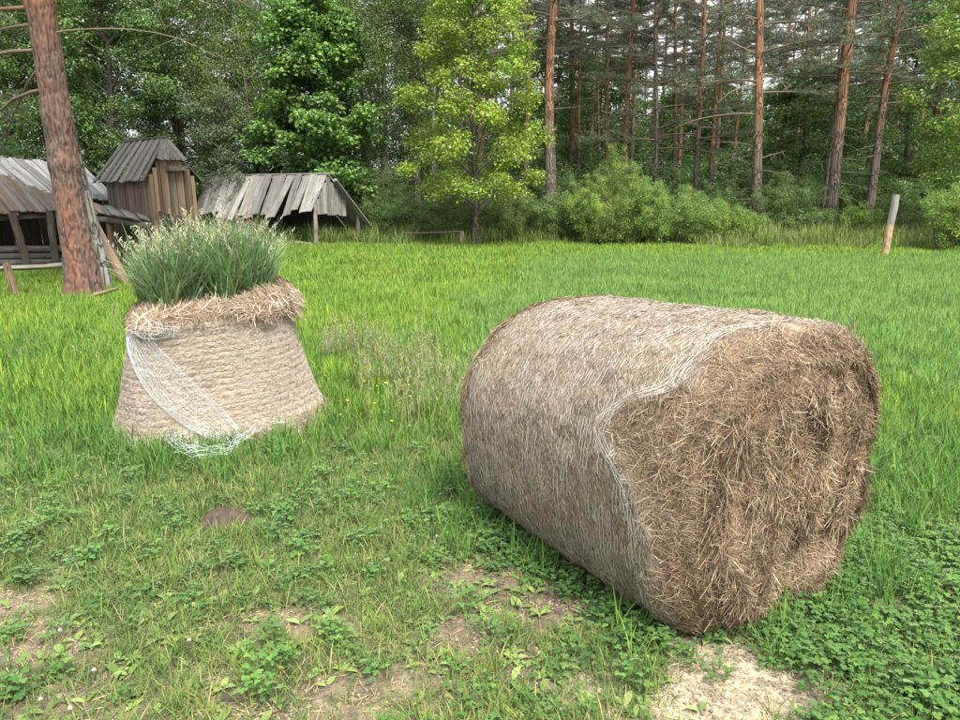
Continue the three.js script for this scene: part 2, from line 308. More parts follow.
  for (let k = 0; k < 2; k++) instanced('long_stalks', strandPatch(36 + k, 7, 0.5, 0.012, HAYBROWN, 0.1, 0.22, 0.05, 0.6), M.straw, long[k], root).userData.kind = 'stuff';
  for (let k = 0; k < 4; k++) {
    instanced('weathered_stalks', strandPatch(20 + k, 34, 0.6, 0.007, HAYGREY, 0.015, 0.055, 0.03, 0.6), M.straw, grey[k], root).userData.kind = 'stuff';
    instanced('loose_hay', strandPatch(30 + k, 20, 1.2, 0.02, HAYBROWN, 0.04, 0.13, 0.04, 0.8), M.straw, brown[k].concat(face[k]), root).userData.kind = 'stuff';
  }
  // net wrap: fine white cords round the roll with short cross threads
  const gb = new GB(), ivory = [0.60, 0.59, 0.555];
  const cord = (pts, w) => { let l, rr; pts.forEach((p, k) => { const d = pts[Math.min(k + 1, pts.length - 1)].clone().sub(pts[Math.max(k - 1, 0)]), out = p.clone().sub(V(0, 0.52 - 0, 0)); const mid = p.n; const sd = V(0, 0, 0).crossVectors(d, mid).normalize().multiplyScalar(w / 2); const a = gb.v(p.x - sd.x, p.y - sd.y, p.z - sd.z, mid.x, mid.y, mid.z, ivory), b = gb.v(p.x + sd.x, p.y + sd.y, p.z + sd.z, mid.x, mid.y, mid.z, ivory); if (k) { gb.t(l, a, rr); gb.t(rr, a, b); } l = a; rr = b; }); };
  const netPoint = (s, th) => { const p = baleSkin(s, th), n = p.clone().sub(baleMid(s)); n.addScaledVector(bale.ax, -n.dot(bale.ax)).normalize(); p.addScaledVector(n, 0.010 + 0.006 * r()); const q = loc(p); q.n = n; return q; };
  for (let k = 0; k < 64; k++) {
    const s0 = 0.02 + k / 64 * 0.96 + 0.004 * gauss(r); let run = [], skip = 0;
    for (let j = 0; j <= 150; j++) {
      const th = -0.9 + j / 150 * (Math.PI + 1.8), s = s0 + 0.006 * N3(th * 2, k, 1) + 0.02 * (th - 1.5) * 0.3;
      if (s > netEdge(th) || s > 0.985 || s < 0.01 || fbm(s * 14, th * 5, 3, 2) < -0.1 + 0.12 * Math.cos(th - 2.2)) { if (run.length > 2) cord(run, 0.0015); run = []; continue; }
      run.push(netPoint(s, th));
    }
    if (run.length > 2) cord(run, 0.0015);
  }
  for (let k = 0; k < 1100; k++) { const th = -0.6 + r() * 4.4, s = 0.02 + r() * 0.92; if (s + 0.03 > netEdge(th)) continue; cord([netPoint(s, th), netPoint(s + 0.009, th + 0.02), netPoint(s + 0.018, th + 0.04)], 0.001); }
  for (let q = 0; q < 11; q++) { let run = []; for (let j = 0; j <= 220; j++) { const th = -0.5 + j / 220 * 4.6, s = netEdge(th) - 0.002 - 0.005 * q - 0.02 * (0.5 + N3(th * 6, q * 3.1, 2)); if (r() < 0.12) { if (run.length > 2) cord(run, 0.0014); run = []; continue; } run.push(netPoint(s, th)); } if (run.length > 2) cord(run, 0.0014); }
  part('net_wrap', gb.build(), M.net, root).userData.label = 'white net wrap torn back along one edge';
}

// ---------------------------------------------------------------- slumped bale standing on end, grass growing from it
const stump = { c: V(-1.87, 0, -4.86), H: 0.86, turn: 0.42 };
const stumpTilt = new THREE.Matrix4().makeRotationZ(0.06);
function grooveAt(t, c, s) { const f = t * 21 + 0.15 * N3(c * 2, s * 2, t * 3) + 0.05 * N3(c * 11, s * 11, t * 12), q = f - Math.floor(f) - 0.5; return Math.exp(-((q / 0.09) ** 2)); }
function stumpSkin(t, ph) {              // t 0 foot .. 1 rim, ph round, 0 = towards the viewer's right
  const c = Math.cos(ph), s = Math.sin(ph), e = 2 / 2.9, flare = 0.06 * Math.exp(-t * 9) + 0.03 * Math.exp(-t * 3), R = lerp(0.685, 0.51, t ** 0.9) + flare;
  const groove = -0.0055 * grooveAt(t, c, s) * sstep(t, 0.08, 0.2), lump = 0.03 * fbm(c * 1.8 + 7, s * 1.8, t * 2, 3) + 0.005 * fbm(c * 8, s * 8, t * 14, 2);
  const da = Math.atan2(Math.sin(ph - 2.15), Math.cos(ph - 2.15)), roll = 0.075 * Math.exp(-((da / 0.38) ** 2) - (((t - 0.93) / 0.07) ** 2));
  const top = t > 0.9 ? 0.08 * ((t - 0.9) / 0.1) ** 2 : 0, k = R + groove + lump - top + roll;
  const p = V(k * Math.sign(c) * Math.abs(c) ** e * 0.98, t * stump.H * (1 + 0.015 * c) - 0.02, k * 0.9 * Math.sign(s) * Math.abs(s) ** e);
  p.x += 0.045 * t; p.applyMatrix4(stumpTilt);
  p.applyAxisAngle(V(0, 1, 0), stump.turn); p.y += 0.015; return p;
}
function stumpTop(rho, ph) { const e = stumpSkin(1, ph), m = V(0.045, stump.H + 0.03, 0).applyMatrix4(stumpTilt).applyAxisAngle(V(0, 1, 0), stump.turn); m.y += 0.03; const q = m.lerp(e, rho); q.y += 0.05 * fbm(q.x * 3, 2, q.z * 3, 3) * (1 - rho); return q; }
{
  const root = thing('standing_hay_bale', 'slumped pale round bale standing on end with grass sprouting on top', 'hay bale', stump.c.clone());
  part('rolled_hay', gridMesh(140, 160, (u, v) => stumpSkin(u, -v * TAU), (u, v, p) => vary([0.31, 0.25, 0.185], () => 0.5 + fbm(p.x * 12, p.y * 30, p.z * 12, 3), 0.3, 0.03)), M.straw, root);
  part('matted_top', gridMesh(16, 90, (u, v) => stumpTop(1 - u, -v * TAU), (u, v, p) => vary([0.2, 0.13, 0.07], () => 0.5 + fbm(p.x * 12, 1, p.z * 12, 3), 0.5, 0.04)), M.straw, root);
  const r = rng(41), list = [[], [], [], []], brown = [[], [], [], []];
  for (let k = 0; k < 22000; k++) {
    const t = r(), ph = r() * TAU, e = 0.01, p = stumpSkin(t, ph), dv = stumpSkin(Math.min(1, t + e), ph).sub(stumpSkin(Math.max(0, t - e), ph)), dt = stumpSkin(t, ph + e).sub(stumpSkin(t, ph - e));
    const n = V(0, 0, 0).crossVectors(dv, dt).normalize(); if (n.dot(V(p.x, 0, p.z)) < 0) n.negate();
    if (p.clone().add(root.position).y < 0.01) continue;
    const foot = t < 0.07 && r() < 0.6, w = 1 + 0.14 * fbm(p.x * 3, p.y * 4, p.z * 3, 3), sg = -grooveAt(t, Math.cos(ph), Math.sin(ph));
    if (sg < -0.5 && !foot && r() < 0.6) continue;
    (foot ? brown : list)[k % 4].push({ m: onSkin(p.addScaledVector(n, 0.002), dt, n, 0.7 + r() * 0.5, (r() - 0.5) * (foot ? 2 : 0.35)), c: vary([w, w, w], r, 0.09, 0.02) });
  }
  // dead brown thatch slumping over the front rim
  for (let k = 0; k < 1500; k++) {
    const ph = r() * TAU, f = stumpSkin(0.97, ph), right = sstep(f.x * Math.cos(0.42) - f.z * Math.sin(0.42), -0.1, 0.5), t = 1 - r() * r() * (0.05 + 0.12 * right);
    const p = stumpSkin(t, ph), n = V(p.x, 0.35, p.z).normalize(), left = p.x < -0.36 && p.z > 0;
    if (left && r() < 0.8) continue;
    brown[k % 4].push({ m: onSkin(p.addScaledVector(n, r() * (0.02 + 0.07 * right)), V(0, -1, 0).addScaledVector(randDir(r), 0.9), n, 0.8 + r() * 0.8, (r() - 0.5) * 1.5), c: vary([1.0, 0.97, 0.94], r, 0.45, 0.04) });
  }
  for (let k = 0; k < 900; k++) { const p = stumpTop(Math.sqrt(r()), r() * TAU); brown[k % 4].push({ m: onSkin(p, randDir(r), V(0, 1, 0), 0.8 + r() * 0.6), c: [1, 1, 1] }); }
  for (let k = 0; k < 4; k++) {
    instanced('pressed_stalks', strandPatch(50 + k, 24, 0.2, 0.004, HAYPALE, 0.012, 0.036, 0.010, 0.6), M.straw, list[k], root).userData.kind = 'stuff';
    instanced('loose_thatch', strandPatch(60 + k, 14, 1.3, 0.03, HAYBROWN.concat(HAYPALE.slice(0, 2)), 0.05, 0.14, 0.035), M.straw, brown[k], root).userData.kind = 'stuff';
  }
}

// grass growing out of the standing bale
{
  const root = thing('tall_bale_grass', 'tall seeding grass growing out of the top of the standing bale', 'grass', V(stump.c.x, 0.86, stump.c.z), null, 'stuff');
  const r = rng(71), greens = [[0.175, 0.285, 0.105], [0.21, 0.315, 0.125], [0.135, 0.235, 0.085], [0.25, 0.34, 0.15]], seeds = [[0.40, 0.34, 0.24], [0.42, 0.40, 0.25], [0.34, 0.27, 0.2], [0.33, 0.38, 0.2]];
  for (let v = 0; v < 5; v++) {
    const gb = new GB();
    for (let k = 0; k < 17; k++) blade(gb, gauss(r) * 0.05, 0, gauss(r) * 0.05, r() * TAU, 0.2 + r() * 0.3, 0.0085 + r() * 0.005, 0.03 + r() * 0.2, 0.1 + r() * 1.2, vary(pick(r, greens), r, 0.2, 0.1), 5);
    for (let k = 0; k < 1; k++) {
      const az = r() * TAU, len = 0.34 + r() * 0.24, a0 = r() * 0.25, a1 = 0.15 + r() * 0.5, x = gauss(r) * 0.04, z = gauss(r) * 0.04, sc = vary(pick(r, seeds), r, 0.15, 0.05);
      blade(gb, x, 0, z, az, len, 0.0035, a0, a1, vary([0.16, 0.2, 0.08], r), 5, 0.35, 0.6);
      let h = 0, y = 0; for (let s = 0; s < 5; s++) { const an = a0 + a1 * (s + 0.5) / 5; h += Math.sin(an) * len / 5; y += Math.cos(an) * len / 5; }
      const top = a0 + a1, n = 13;                                             // a loose feathery panicle
      for (let q = 0; q < n; q++) { const f = q / n * 0.13; blade(gb, x + Math.cos(az) * (h - Math.sin(top) * f), y - Math.cos(top) * f + 0.02, z + Math.sin(az) * (h - Math.sin(top) * f), az + (r() - 0.5) * 5, 0.02 + 0.03 * (f / 0.13) * r() + 0.01, 0.0045, 0.3 + r() * 0.8, 0.5, sc, 2); }
    }
    const list = [];
    for (let k = 0; k < 74; k++) {
      const ph = r() * TAU, rho = Math.sqrt(r()) * 0.96, q = stumpTop(rho, ph), fx = q.x * Math.cos(stump.turn) - q.z * Math.sin(stump.turn), fz = q.x * Math.sin(stump.turn) + q.z * Math.cos(stump.turn);
      if (fz > 0.3 && fx > -0.25 && r() < 0.75) continue;
      const sc = 0.85 + 0.35 * r();
      list.push({ m: place(q.x, q.y - 0.86 - 0.01, q.z, r() * TAU, sc * 1.05, (q.z) * 0.22 + gauss(r) * 0.09, -(q.x) * 0.2 + gauss(r) * 0.09), c: vary([1, 1, 1], r, 0.15, 0.08) });
    }
    instanced('blades', gb.build(), M.grass, list, root);
  }
}

// loose white net fallen from the standing bale
{
  const root = thing('torn_bale_net', 'torn bluish white net hanging from the standing bale into the grass', 'net', V(-1.9, 0, -4.5));
  const gb = new GB(), r = rng(83), white = [0.66, 0.72, 0.74];
  const line = (pts, w) => { const q = pts.map(p => p.clone().sub(root.position)); tube(gb, q, q.map(() => w), 4, vary(white, r, 0.1, 0.02)); };
  // hanging sheet: from the bale's upper left corner fanning down across the front
  const skinAt = (px, py) => { // nearest front skin point on a line of sight: march outwards from the bale
    let best = null, bd = 1e9; for (let i = 0; i <= 60; i++) for (let j = 0; j <= 120; j++) { const p = stumpSkin(i / 60, j / 120 * TAU).add(stump.c), u = 480 + FOCAL * p.x / (-p.z * cp + (EYE - p.y) * sp), yy = EYE - p.y, w = 360 + FOCAL * (yy * cp + p.z * sp) / (-p.z * cp + yy * sp), d = Math.hypot(u - px, w - py) + (-p.z) * 6; if (d < bd) { bd = d; best = p; } } return best.add(V(best.x - stump.c.x, 0.1, best.z - stump.c.z).normalize().multiplyScalar(0.012)); };
  const A = [[131, 320], [129, 345], [140, 375], [160, 404], [185, 425], [212, 440]].map(p => skinAt(...p)), B = [[134, 319], [155, 341], [180, 365], [203, 389], [225, 412], [246, 434]].map(p => skinAt(...p));
  const CA = new THREE.CatmullRomCurve3(A), CB = new THREE.CatmullRomCurve3(B);
  const sheet = (t, k) => { const p = CA.getPoint(t).lerp(CB.getPoint(t), k); const rel = p.clone().sub(stump.c), d = Math.hypot(rel.x, rel.z); p.x += rel.x / d * 0.05 * Math.sin(k * Math.PI) * (0.3 + t); p.z += rel.z / d * 0.07 * Math.sin(k * Math.PI) * (0.4 + t); return p; };
  for (let k = 0; k <= 26; k++) { const kk = clamp(k / 26 + 0.02 * gauss(r), 0, 1), pts = []; for (let j = 0; j <= 24; j++) pts.push(sheet(j / 24, clamp(kk + 0.012 * gauss(r), 0, 1)).add(V(0, 0.004 * gauss(r), 0.004 * r()))); line(pts, k < 4 || k > 22 ? 0.0008 : 0.00045); }
  for (let j = 0; j < 320; j++) { const t = 0.08 + r() * 0.9, k = r() * 0.94; line([sheet(t, k), sheet(t + 0.016, k + 0.04)], 0.0005); line([sheet(t, k), sheet(t - 0.016, k + 0.04)], 0.0005); }
  // gathered heap on the grass: a loose ring of tangled cords
  const ringPts = [[212, 438], [246, 432], [264, 438], [262, 447], [246, 458], [236, 470], [212, 472], [192, 466], [178, 460], [188, 450], [205, 446]].map(p => { const q = onGround(...p); q.y = 0.1; return q; });
  const CR = new THREE.CatmullRomCurve3(ringPts, true);
  for (let k = 0; k < 14; k++) { const t0 = r(), span = 0.25 + r() * 0.6, pts = []; const ox = gauss(r) * 0.09, oz = gauss(r) * 0.09; for (let j = 0; j <= 26; j++) { const p = CR.getPointAt(((t0 + span * j / 26) % 1)); p.x += ox + 0.03 * N3(j * 0.35, k, 1); p.z += oz + 0.03 * N3(j * 0.35, k, 5); p.y = 0.125 + 0.05 * N3(j * 0.3, k, 9) + 0.02 * r(); pts.push(p); } line(pts, 0.0007); }
  for (let k = 0; k < 110; k++) { const p = CR.getPointAt(r()); p.x += gauss(r) * 0.075; p.z += gauss(r) * 0.075; p.y = 0.11 + 0.05 * r(); const q = p.clone().add(V(gauss(r) * 0.05, gauss(r) * 0.02, gauss(r) * 0.05)), s = q.clone().add(V(gauss(r) * 0.04, gauss(r) * 0.02, gauss(r) * 0.04)); line([p, q, s], 0.0008); }
  { const a = onGround(262, 440), b = onGround(288, 440); a.y = 0.1; b.y = 0.12; for (let k = 0; k < 5; k++) line([a, a.clone().lerp(b, 0.5).add(V(0, 0.02 * r(), 0.03 * gauss(r))), b.clone().add(V(0.03 * gauss(r), 0.01 * r(), 0.02 * gauss(r)))], 0.0013); }
  const lm = stumpSkin(0.93, 2.15).add(stump.c);                              // net bunched on the rim
  for (let k = 0; k < 13; k++) { const pts = []; const a0 = r() * TAU; for (let j = 0; j <= 12; j++) { const a = a0 + j * 0.42; pts.push(V(lm.x + 0.02 + (0.15 * Math.cos(a) + 0.015 * gauss(r)) * (0.6 + 0.4 * Math.sin(k)), lm.y - 0.01 + 0.055 * Math.sin(a) * Math.cos(k * 1.7) + 0.012 * gauss(r), lm.z + 0.02 + 0.05 * Math.sin(a) * Math.sin(k * 1.7) + 0.01 * gauss(r))); } line(pts, 0.0007); }
  part('cords', gb.build(), M.net, root);
}
console.log('bales done');
// ---------------------------------------------------------------- grass and herbs
function bladePatch(seed, n, R, lmin, lmax, w, pal, a0 = 0.35, a1 = 0.9, segs = 3) {
  const gb = new GB(), r = rng(seed);
  for (let k = 0; k < n; k++) blade(gb, gauss(r) * R, -0.012, gauss(r) * R, r() * TAU, lerp(lmin, lmax, r()) + 0.012, w * (0.6 + 0.8 * r()), r() * a0, r() * a1, vary(pick(r, pal), r, 0.2, 0.1), segs);
  return gb.build();
}
const LAWN = [[0.085, 0.17, 0.022], [0.115, 0.2, 0.028], [0.065, 0.14, 0.02], [0.15, 0.215, 0.04], [0.26, 0.24, 0.1]];
const LUSH = [[0.07, 0.18, 0.018], [0.095, 0.215, 0.024], [0.055, 0.145, 0.018], [0.13, 0.235, 0.03]];
const MEADOW = [[0.138, 0.257, 0.018], [0.171, 0.284, 0.022], [0.11, 0.225, 0.018], [0.22, 0.305, 0.035]];
const RYE = [[0.119, 0.238, 0.04], [0.147, 0.268, 0.05], [0.099, 0.195, 0.036], [0.183, 0.293, 0.056]];
const STRAWY = [[0.304, 0.256, 0.136], [0.368, 0.32, 0.2], [0.24, 0.2, 0.096], [0.208, 0.216, 0.08]];
const MOLE = onGround(226, 524);
function underBale(x, z, m = 0) {
  const dx = x - bale.c.x, dz = z - bale.c.z, s = dx * bale.ax.x + dz * bale.ax.z, q = dx * bale.r.x + dz * bale.r.z;
  if (Math.abs(s) < bale.L / 2 - 0.02 + m && Math.abs(q) < 0.47 + m) return !(s > bale.L / 2 - 0.18 && q > 0.02 && q < 0.3);
  if (inFarm(x, z) || Math.hypot(x - MOLE.x, z - MOLE.z) < 0.125) return true;
  return Math.hypot(x - stump.c.x, (z - stump.c.z) * 1.08) < 0.6 + m;
}
function inFarm(x, z) { return x < -6.6 && z < -14.3 && z > -20 && x < -6.6 + (z + 14.3) * 0.15; }
function nearBale(x, z) {
  const dx = x - bale.c.x, dz = z - bale.c.z, s = Math.max(0, Math.abs(dx * bale.ax.x + dz * bale.ax.z) - bale.L / 2), q = Math.max(0, Math.abs(dx * bale.r.x + dz * bale.r.z) - 0.5);
  return Math.min(Math.hypot(s, q), Math.max(0, Math.hypot(x - stump.c.x, z - stump.c.z) - 0.66));
}
function cover(name, label, category, geos, mat, tries, d0, d1, keep, colour, smin, smax, seed, pad = 1.0) {
  const root = thing(name, label, category, V(0, 0, 0), null, 'stuff'), r = rng(seed), lists = geos.map(() => []);
  for (let k = 0; k < tries; k++) {
    const u = r(), d = Math.sqrt(lerp(d0 * d0, d1 * d1, u)), x = (r() * 2 - 1) * (0.74 * d + pad), z = -d;
    if (underBale(x, z) || r() > keep(x, z, d)) continue;
    const s = lerp(smin, smax, r());
    lists[k % geos.length].push({ m: place(x, rise(x, z), z, r() * TAU, s, gauss(r) * 0.1, gauss(r) * 0.1, s * (0.8 + 0.45 * r())), c: colour(x, z, d, r) });
  }
  geos.forEach((g, k) => lists[k].length && instanced('patch', g, mat, lists[k], root));
  return root;
}
const six = (f) => [0, 1, 2, 3, 4, 5].map(f);
const tone = (x, z, r, a = 0.45) => { const n = fbm(x * 0.8, 3, z * 0.8, 3), m = fbm(x * 2.7, 8, z * 2.7, 2); return vary([1 + a * n + 0.3 * m, 1 + a * 0.4 * n + 0.12 * m, 1 + 0.3 * n], r, 0.2, 0.07); };
const cloverWet = (x, z, d) => { // where clover has taken over
  const p = onGroundClover.reduce((m, [cx, cz, s]) => Math.max(m, 1 - sstep(Math.hypot(x - cx, z - cz) / s, 0.6, 1.15)), 0);
  return clamp(p + 0.35 * fbm(x * 2.5, 5, z * 2.5, 3), 0, 1);
};
const onGroundClover = [[840, 620, .5], [920, 660, .55], [780, 640, .3], [540, 560, .28], [610, 600, .25], [500, 520, .22], [900, 560, .45], [160, 640, .3], [380, 650, .22], [60, 560, .25], [280, 560, .3], [440, 700, .2], [680, 640, .22], [860, 700, .5], [330, 600, .25], [200, 580, .25], [60, 640, .22]].map(([a, b, s]) => { const p = onGround(a, b); return [p.x, p.z, s]; });

cover('short_grass', 'short patchy grass and thatch in the trodden foreground', 'grass', six(k => bladePatch(100 + k, 26, 0.05, 0.025, 0.085, 0.0034, LAWN, 0.8, 1.2)), M.grass, 20000, 1.0, 5.2,
  (x, z) => clamp(1 - bareness(x, z) * 1.1, 0.04, 1) * (1 - 0.25 * cloverWet(x, z)), (x, z, d, r) => tone(x, z, r), 0.75, 1.35, 1);
cover('lush_grass', 'longer lush grass growing round the bales and down the middle', 'grass', six(k => bladePatch(120 + k, 26, 0.06, 0.07, 0.19, 0.0045, LUSH, 0.4, 1.1, 4)), M.grass, 9000, 1.6, 7.5,
  (x, z, d) => { const nb = nearBale(x, z), right = x > 1.4 && d > 2.6 ? 0.75 : 0, n = fbm(x * 1.1, 2, z * 1.1, 3); return clamp(1 - bareness(x, z) * 2, 0, 1) * clamp((1 - sstep(nb, 0.02, 0.5)) * 0.85 + right * (d > 3.2 ? 1 : 0.35) + sstep(d, 3.0, 4.8) * 0.75 + 0.5 * n - 0.12, 0, 1); },
  (x, z, d, r) => tone(x, z, r), 0.7, 1.35, 2);
cover('meadow_grass', 'bright yellow green meadow grass on the left and middle ground', 'grass', six(k => bladePatch(140 + k, 72, 0.11, 0.07, 0.17, 0.0065, MEADOW, 0.4, 1.1)), M.grass, 7200, 4.6, 11.5,
  (x, z, d) => (1 - ryeShare(x, z)) * sstep(d, 4.2, 5.4), (x, z, d, r) => tone(x, z, r), 0.8, 1.4, 3);
cover('far_meadow_grass', 'pale green meadow grass running up to the sheds and forest', 'grass', six(k => bladePatch(160 + k, 90, 0.2, 0.08, 0.17, 0.0105, MEADOW, 0.4, 1.0)), M.grass, 9800, 10.8, 24.5,
  (x, z, d) => 1 - ryeShare(x, z), (x, z, d, r) => tone(x, z, r), 0.8, 1.35, 4, 2);
cover('rye_field', 'blue green young cereal field behind the lying bale', 'crop', six(k => bladePatch(180 + k, 70, 0.11, 0.10, 0.2, 0.0062, RYE, 0.4, 1.3, 4)), M.grass, 19000, 4.9, 17.6,
  (x, z, d) => ryeShare(x, z) * (d < 10 ? 1 : 0.75), (x, z, d, r) => { const k = 1 + 0.3 * fbm(x * 0.5, 1, z * 1.2, 3); return vary([k, k, k], r, 0.14, 0.05); }, 0.85, 1.3, 5, 1.5);
{ // clover
  const geos = six(k => {
    const gb = new GB(), r = rng(210 + k), pal = [[0.062, 0.155, 0.024], [0.08, 0.18, 0.028], [0.05, 0.13, 0.022], [0.11, 0.205, 0.038]];
    for (let q = 0; q < 26; q++) {
      const x = gauss(r) * 0.055, z = gauss(r) * 0.055, h = 0.018 + r() * 0.045, az = r() * TAU, col = vary(pick(r, pal), r, 0.15, 0.08), tip = V(x + Math.cos(az) * 0.012, h, z + Math.sin(az) * 0.012);
      blade(gb, x, -0.01, z, az, h + 0.01, 0.0016, 0.1, 0.3, [0.10, 0.16, 0.05], 2, 0.3, 0.8);
      const s = 0.0045 + r() * 0.0045, n = V(gauss(r) * 0.4, 1, gauss(r) * 0.4).normalize();
      for (let l = 0; l < 3; l++) {                                           // three round leaflets
        const a = az + l * TAU / 3 + gauss(r) * 0.15, d = V(Math.cos(a), 0.08, Math.sin(a)); d.addScaledVector(n, -d.dot(n) * 0.9).normalize();
        const sd = V(0, 0, 0).crossVectors(d, n).normalize(), c0 = gb.v(tip.x, tip.y, tip.z, n.x, n.y, n.z, col), rim = [];
        for (const [f, w] of [[0.45, -0.62], [1.0, -0.72], [1.5, -0.3], [1.42, 0], [1.5, 0.3], [1.0, 0.72], [0.45, 0.62]]) { const p = tip.clone().addScaledVector(d, s * f).addScaledVector(sd, s * w).addScaledVector(n, Math.abs(w) * s * 0.35); rim.push(gb.v(p.x, p.y, p.z, n.x, n.y, n.z, col)); }
        for (let i = 0; i < rim.length - 1; i++) gb.t(c0, rim[i], rim[i + 1]);
      }
    }
    return gb.build();
  });
  cover('clover_patch', 'dark green clover spreading round the lying bale and foreground', 'clover', geos, M.clover, 11000, 1.0, 5.5, (x, z, d) => clamp(cloverWet(x, z) * (x > 0.9 || nearBale(x, z) < 0.3 ? 0.8 : 0.16) - bareness(x, z) * 0.9 + (1 - sstep(nearBale(x, z), 0.02, 0.3)) * 0.5, 0.07, 1) * (d > 4 ? 0.5 : 1), (x, z, d, r) => tone(x, z, r, 0.2), 0.8, 1.4, 7);
  const herb = six(k => {
    const gb = new GB(), r = rng(230 + k), pal = [[0.18, 0.26, 0.06], [0.23, 0.31, 0.08], [0.14, 0.22, 0.05]];
    const n = 2 + Math.floor(r() * 3);
    for (let q = 0; q < n; q++) {
      const az = q / n * TAU + gauss(r) * 1.2, len = 0.022 + r() * 0.034, w = len * (0.38 + 0.2 * r()), col = vary(pick(r, pal), r, 0.15, 0.08), segs = 5; let h = 0.004, y = 0.004, pl, pm, pr;
      for (let s = 0; s <= segs; s++) {
        const t = s / segs, ang = 0.95 + t * 0.75 + 0.25 * r() * t, ww = w * 0.5 * Math.sin(Math.min(1, 0.12 + t * 0.98) * Math.PI) ** 0.8 + 0.0012, sx = -Math.sin(az) * ww, sz = Math.cos(az) * ww, cx = Math.cos(az) * h, cz = Math.sin(az) * h;
        const nx = -Math.cos(ang) * Math.cos(az), nz = -Math.cos(ang) * Math.sin(az), ny = Math.sin(ang);
        const a = gb.v(cx - sx, y + ww * 0.3, cz - sz, nx, ny, nz, col), m = gb.v(cx, y, cz, nx, ny, nz, col), b = gb.v(cx + sx, y + ww * 0.3, cz + sz, nx, ny, nz, col);
        if (s) { gb.t(pl, pm, m); gb.t(pl, m, a); gb.t(pm, pr, b); gb.t(pm, b, m); }
        pl = a; pm = m; pr = b; h += Math.sin(ang) * len / segs; y += Math.cos(ang) * len / segs;
      }
    }
    return gb.build();
  });
  cover('broadleaf_weeds', 'pale broad leaved plantain rosettes flat on the trodden ground', 'weeds', herb, M.clover, 7000, 1.0, 4.2, (x, z, d) => clamp(0.10 + 0.55 * fbm(x * 1.8, 11, z * 1.8, 3) + (Math.abs(bareness(x, z) - 0.45) < 0.35 ? 0.28 : 0), 0, 0.7) * (1 - sstep(d, 2.8, 4.2) * 0.8), (x, z, d, r) => tone(x, z, r, 0.2), 0.6, 1.25, 8);
}
{ // dry litter on the ground
  const litter = six(k => strandPatch(260 + k, 12, 3.0, 0.006, STRAWY, 0.02, 0.07, 0.05));
  cover('dry_litter', 'scattered dry straw and dead blades among the grass', 'straw', litter, M.straw, 4200, 1.0, 4.8, (x, z) => 0.35 + 0.5 * bareness(x, z) + (1 - sstep(nearBale(x, z), 0, 0.25)) * 0.4, (x, z, d, r) => vary([1, 0.97, 0.9], r, 0.25, 0.05), 0.7, 1.3, 9);
}
{ // crumbs and small stones on the bare soil
  const crumbs = [0, 1, 2].map(k => { const gb = new GB(), r = rng(270 + k); for (let q = 0; q < 9; q++) { const g = new THREE.IcosahedronGeometry(0.0016 + 0.0045 * r() * r(), 0), p = g.attributes.position, x = gauss(r) * 0.03, z = gauss(r) * 0.03, c = vary(pick(r, [[0.22, 0.175, 0.125], [0.17, 0.13, 0.09], [0.26, 0.215, 0.16]]), r), sy = 0.6 + 0.3 * r(); for (let i = 0; i < p.count; i += 3) { const v = [0, 1, 2].map(j => V(p.getX(i + j), p.getY(i + j) * sy, p.getZ(i + j))), n = v[1].clone().sub(v[0]).cross(v[2].clone().sub(v[0])).normalize(); gb.t(...v.map(a => gb.v(a.x + x, a.y + 0.0015, a.z + z, n.x, n.y, n.z, c))); } } return gb.build(); });
  cover('soil_crumbs', 'crumbs of earth and tiny stones on the bare soil spots', 'soil', crumbs, M.earth, 8000, 1.0, 4.2, (x, z) => clamp(bareness(x, z) * 1.2 - 0.1, 0, 1), (x, z, d, r) => vary([1, 1, 1], r, 0.25, 0.04), 0.7, 1.7, 12);
}
function stemPatch(seed, n, R, lmin, lmax, pal, head) {
  const gb = new GB(), r = rng(seed);
  for (let k = 0; k < n; k++) {
    const az = r() * TAU, len = lerp(lmin, lmax, r()), a0 = r() * 0.2, a1 = r() * 0.5, x = gauss(r) * R, z = gauss(r) * R, col = vary(pick(r, pal), r);
    blade(gb, x, 0, z, az, len, 0.003, a0, a1, col, 5, 0.35, 0.6);
    let h = 0, y = 0; for (let s = 0; s < 5; s++) { const an = a0 + a1 * (s + 0.5) / 5; h += Math.sin(an) * len / 5; y += Math.cos(an) * len / 5; }
    for (let q = 0; q < head; q++) { const f = r() * 0.09, t = a0 + a1; blade(gb, x + Math.cos(az) * (h - Math.sin(t) * f), y - Math.cos(t) * f, z + Math.sin(az) * (h - Math.sin(t) * f), r() * TAU, 0.012 + 0.025 * r(), 0.004, 0.2 + r() * 0.8, 0.4, col, 2); }
  }
  return gb.build();
}
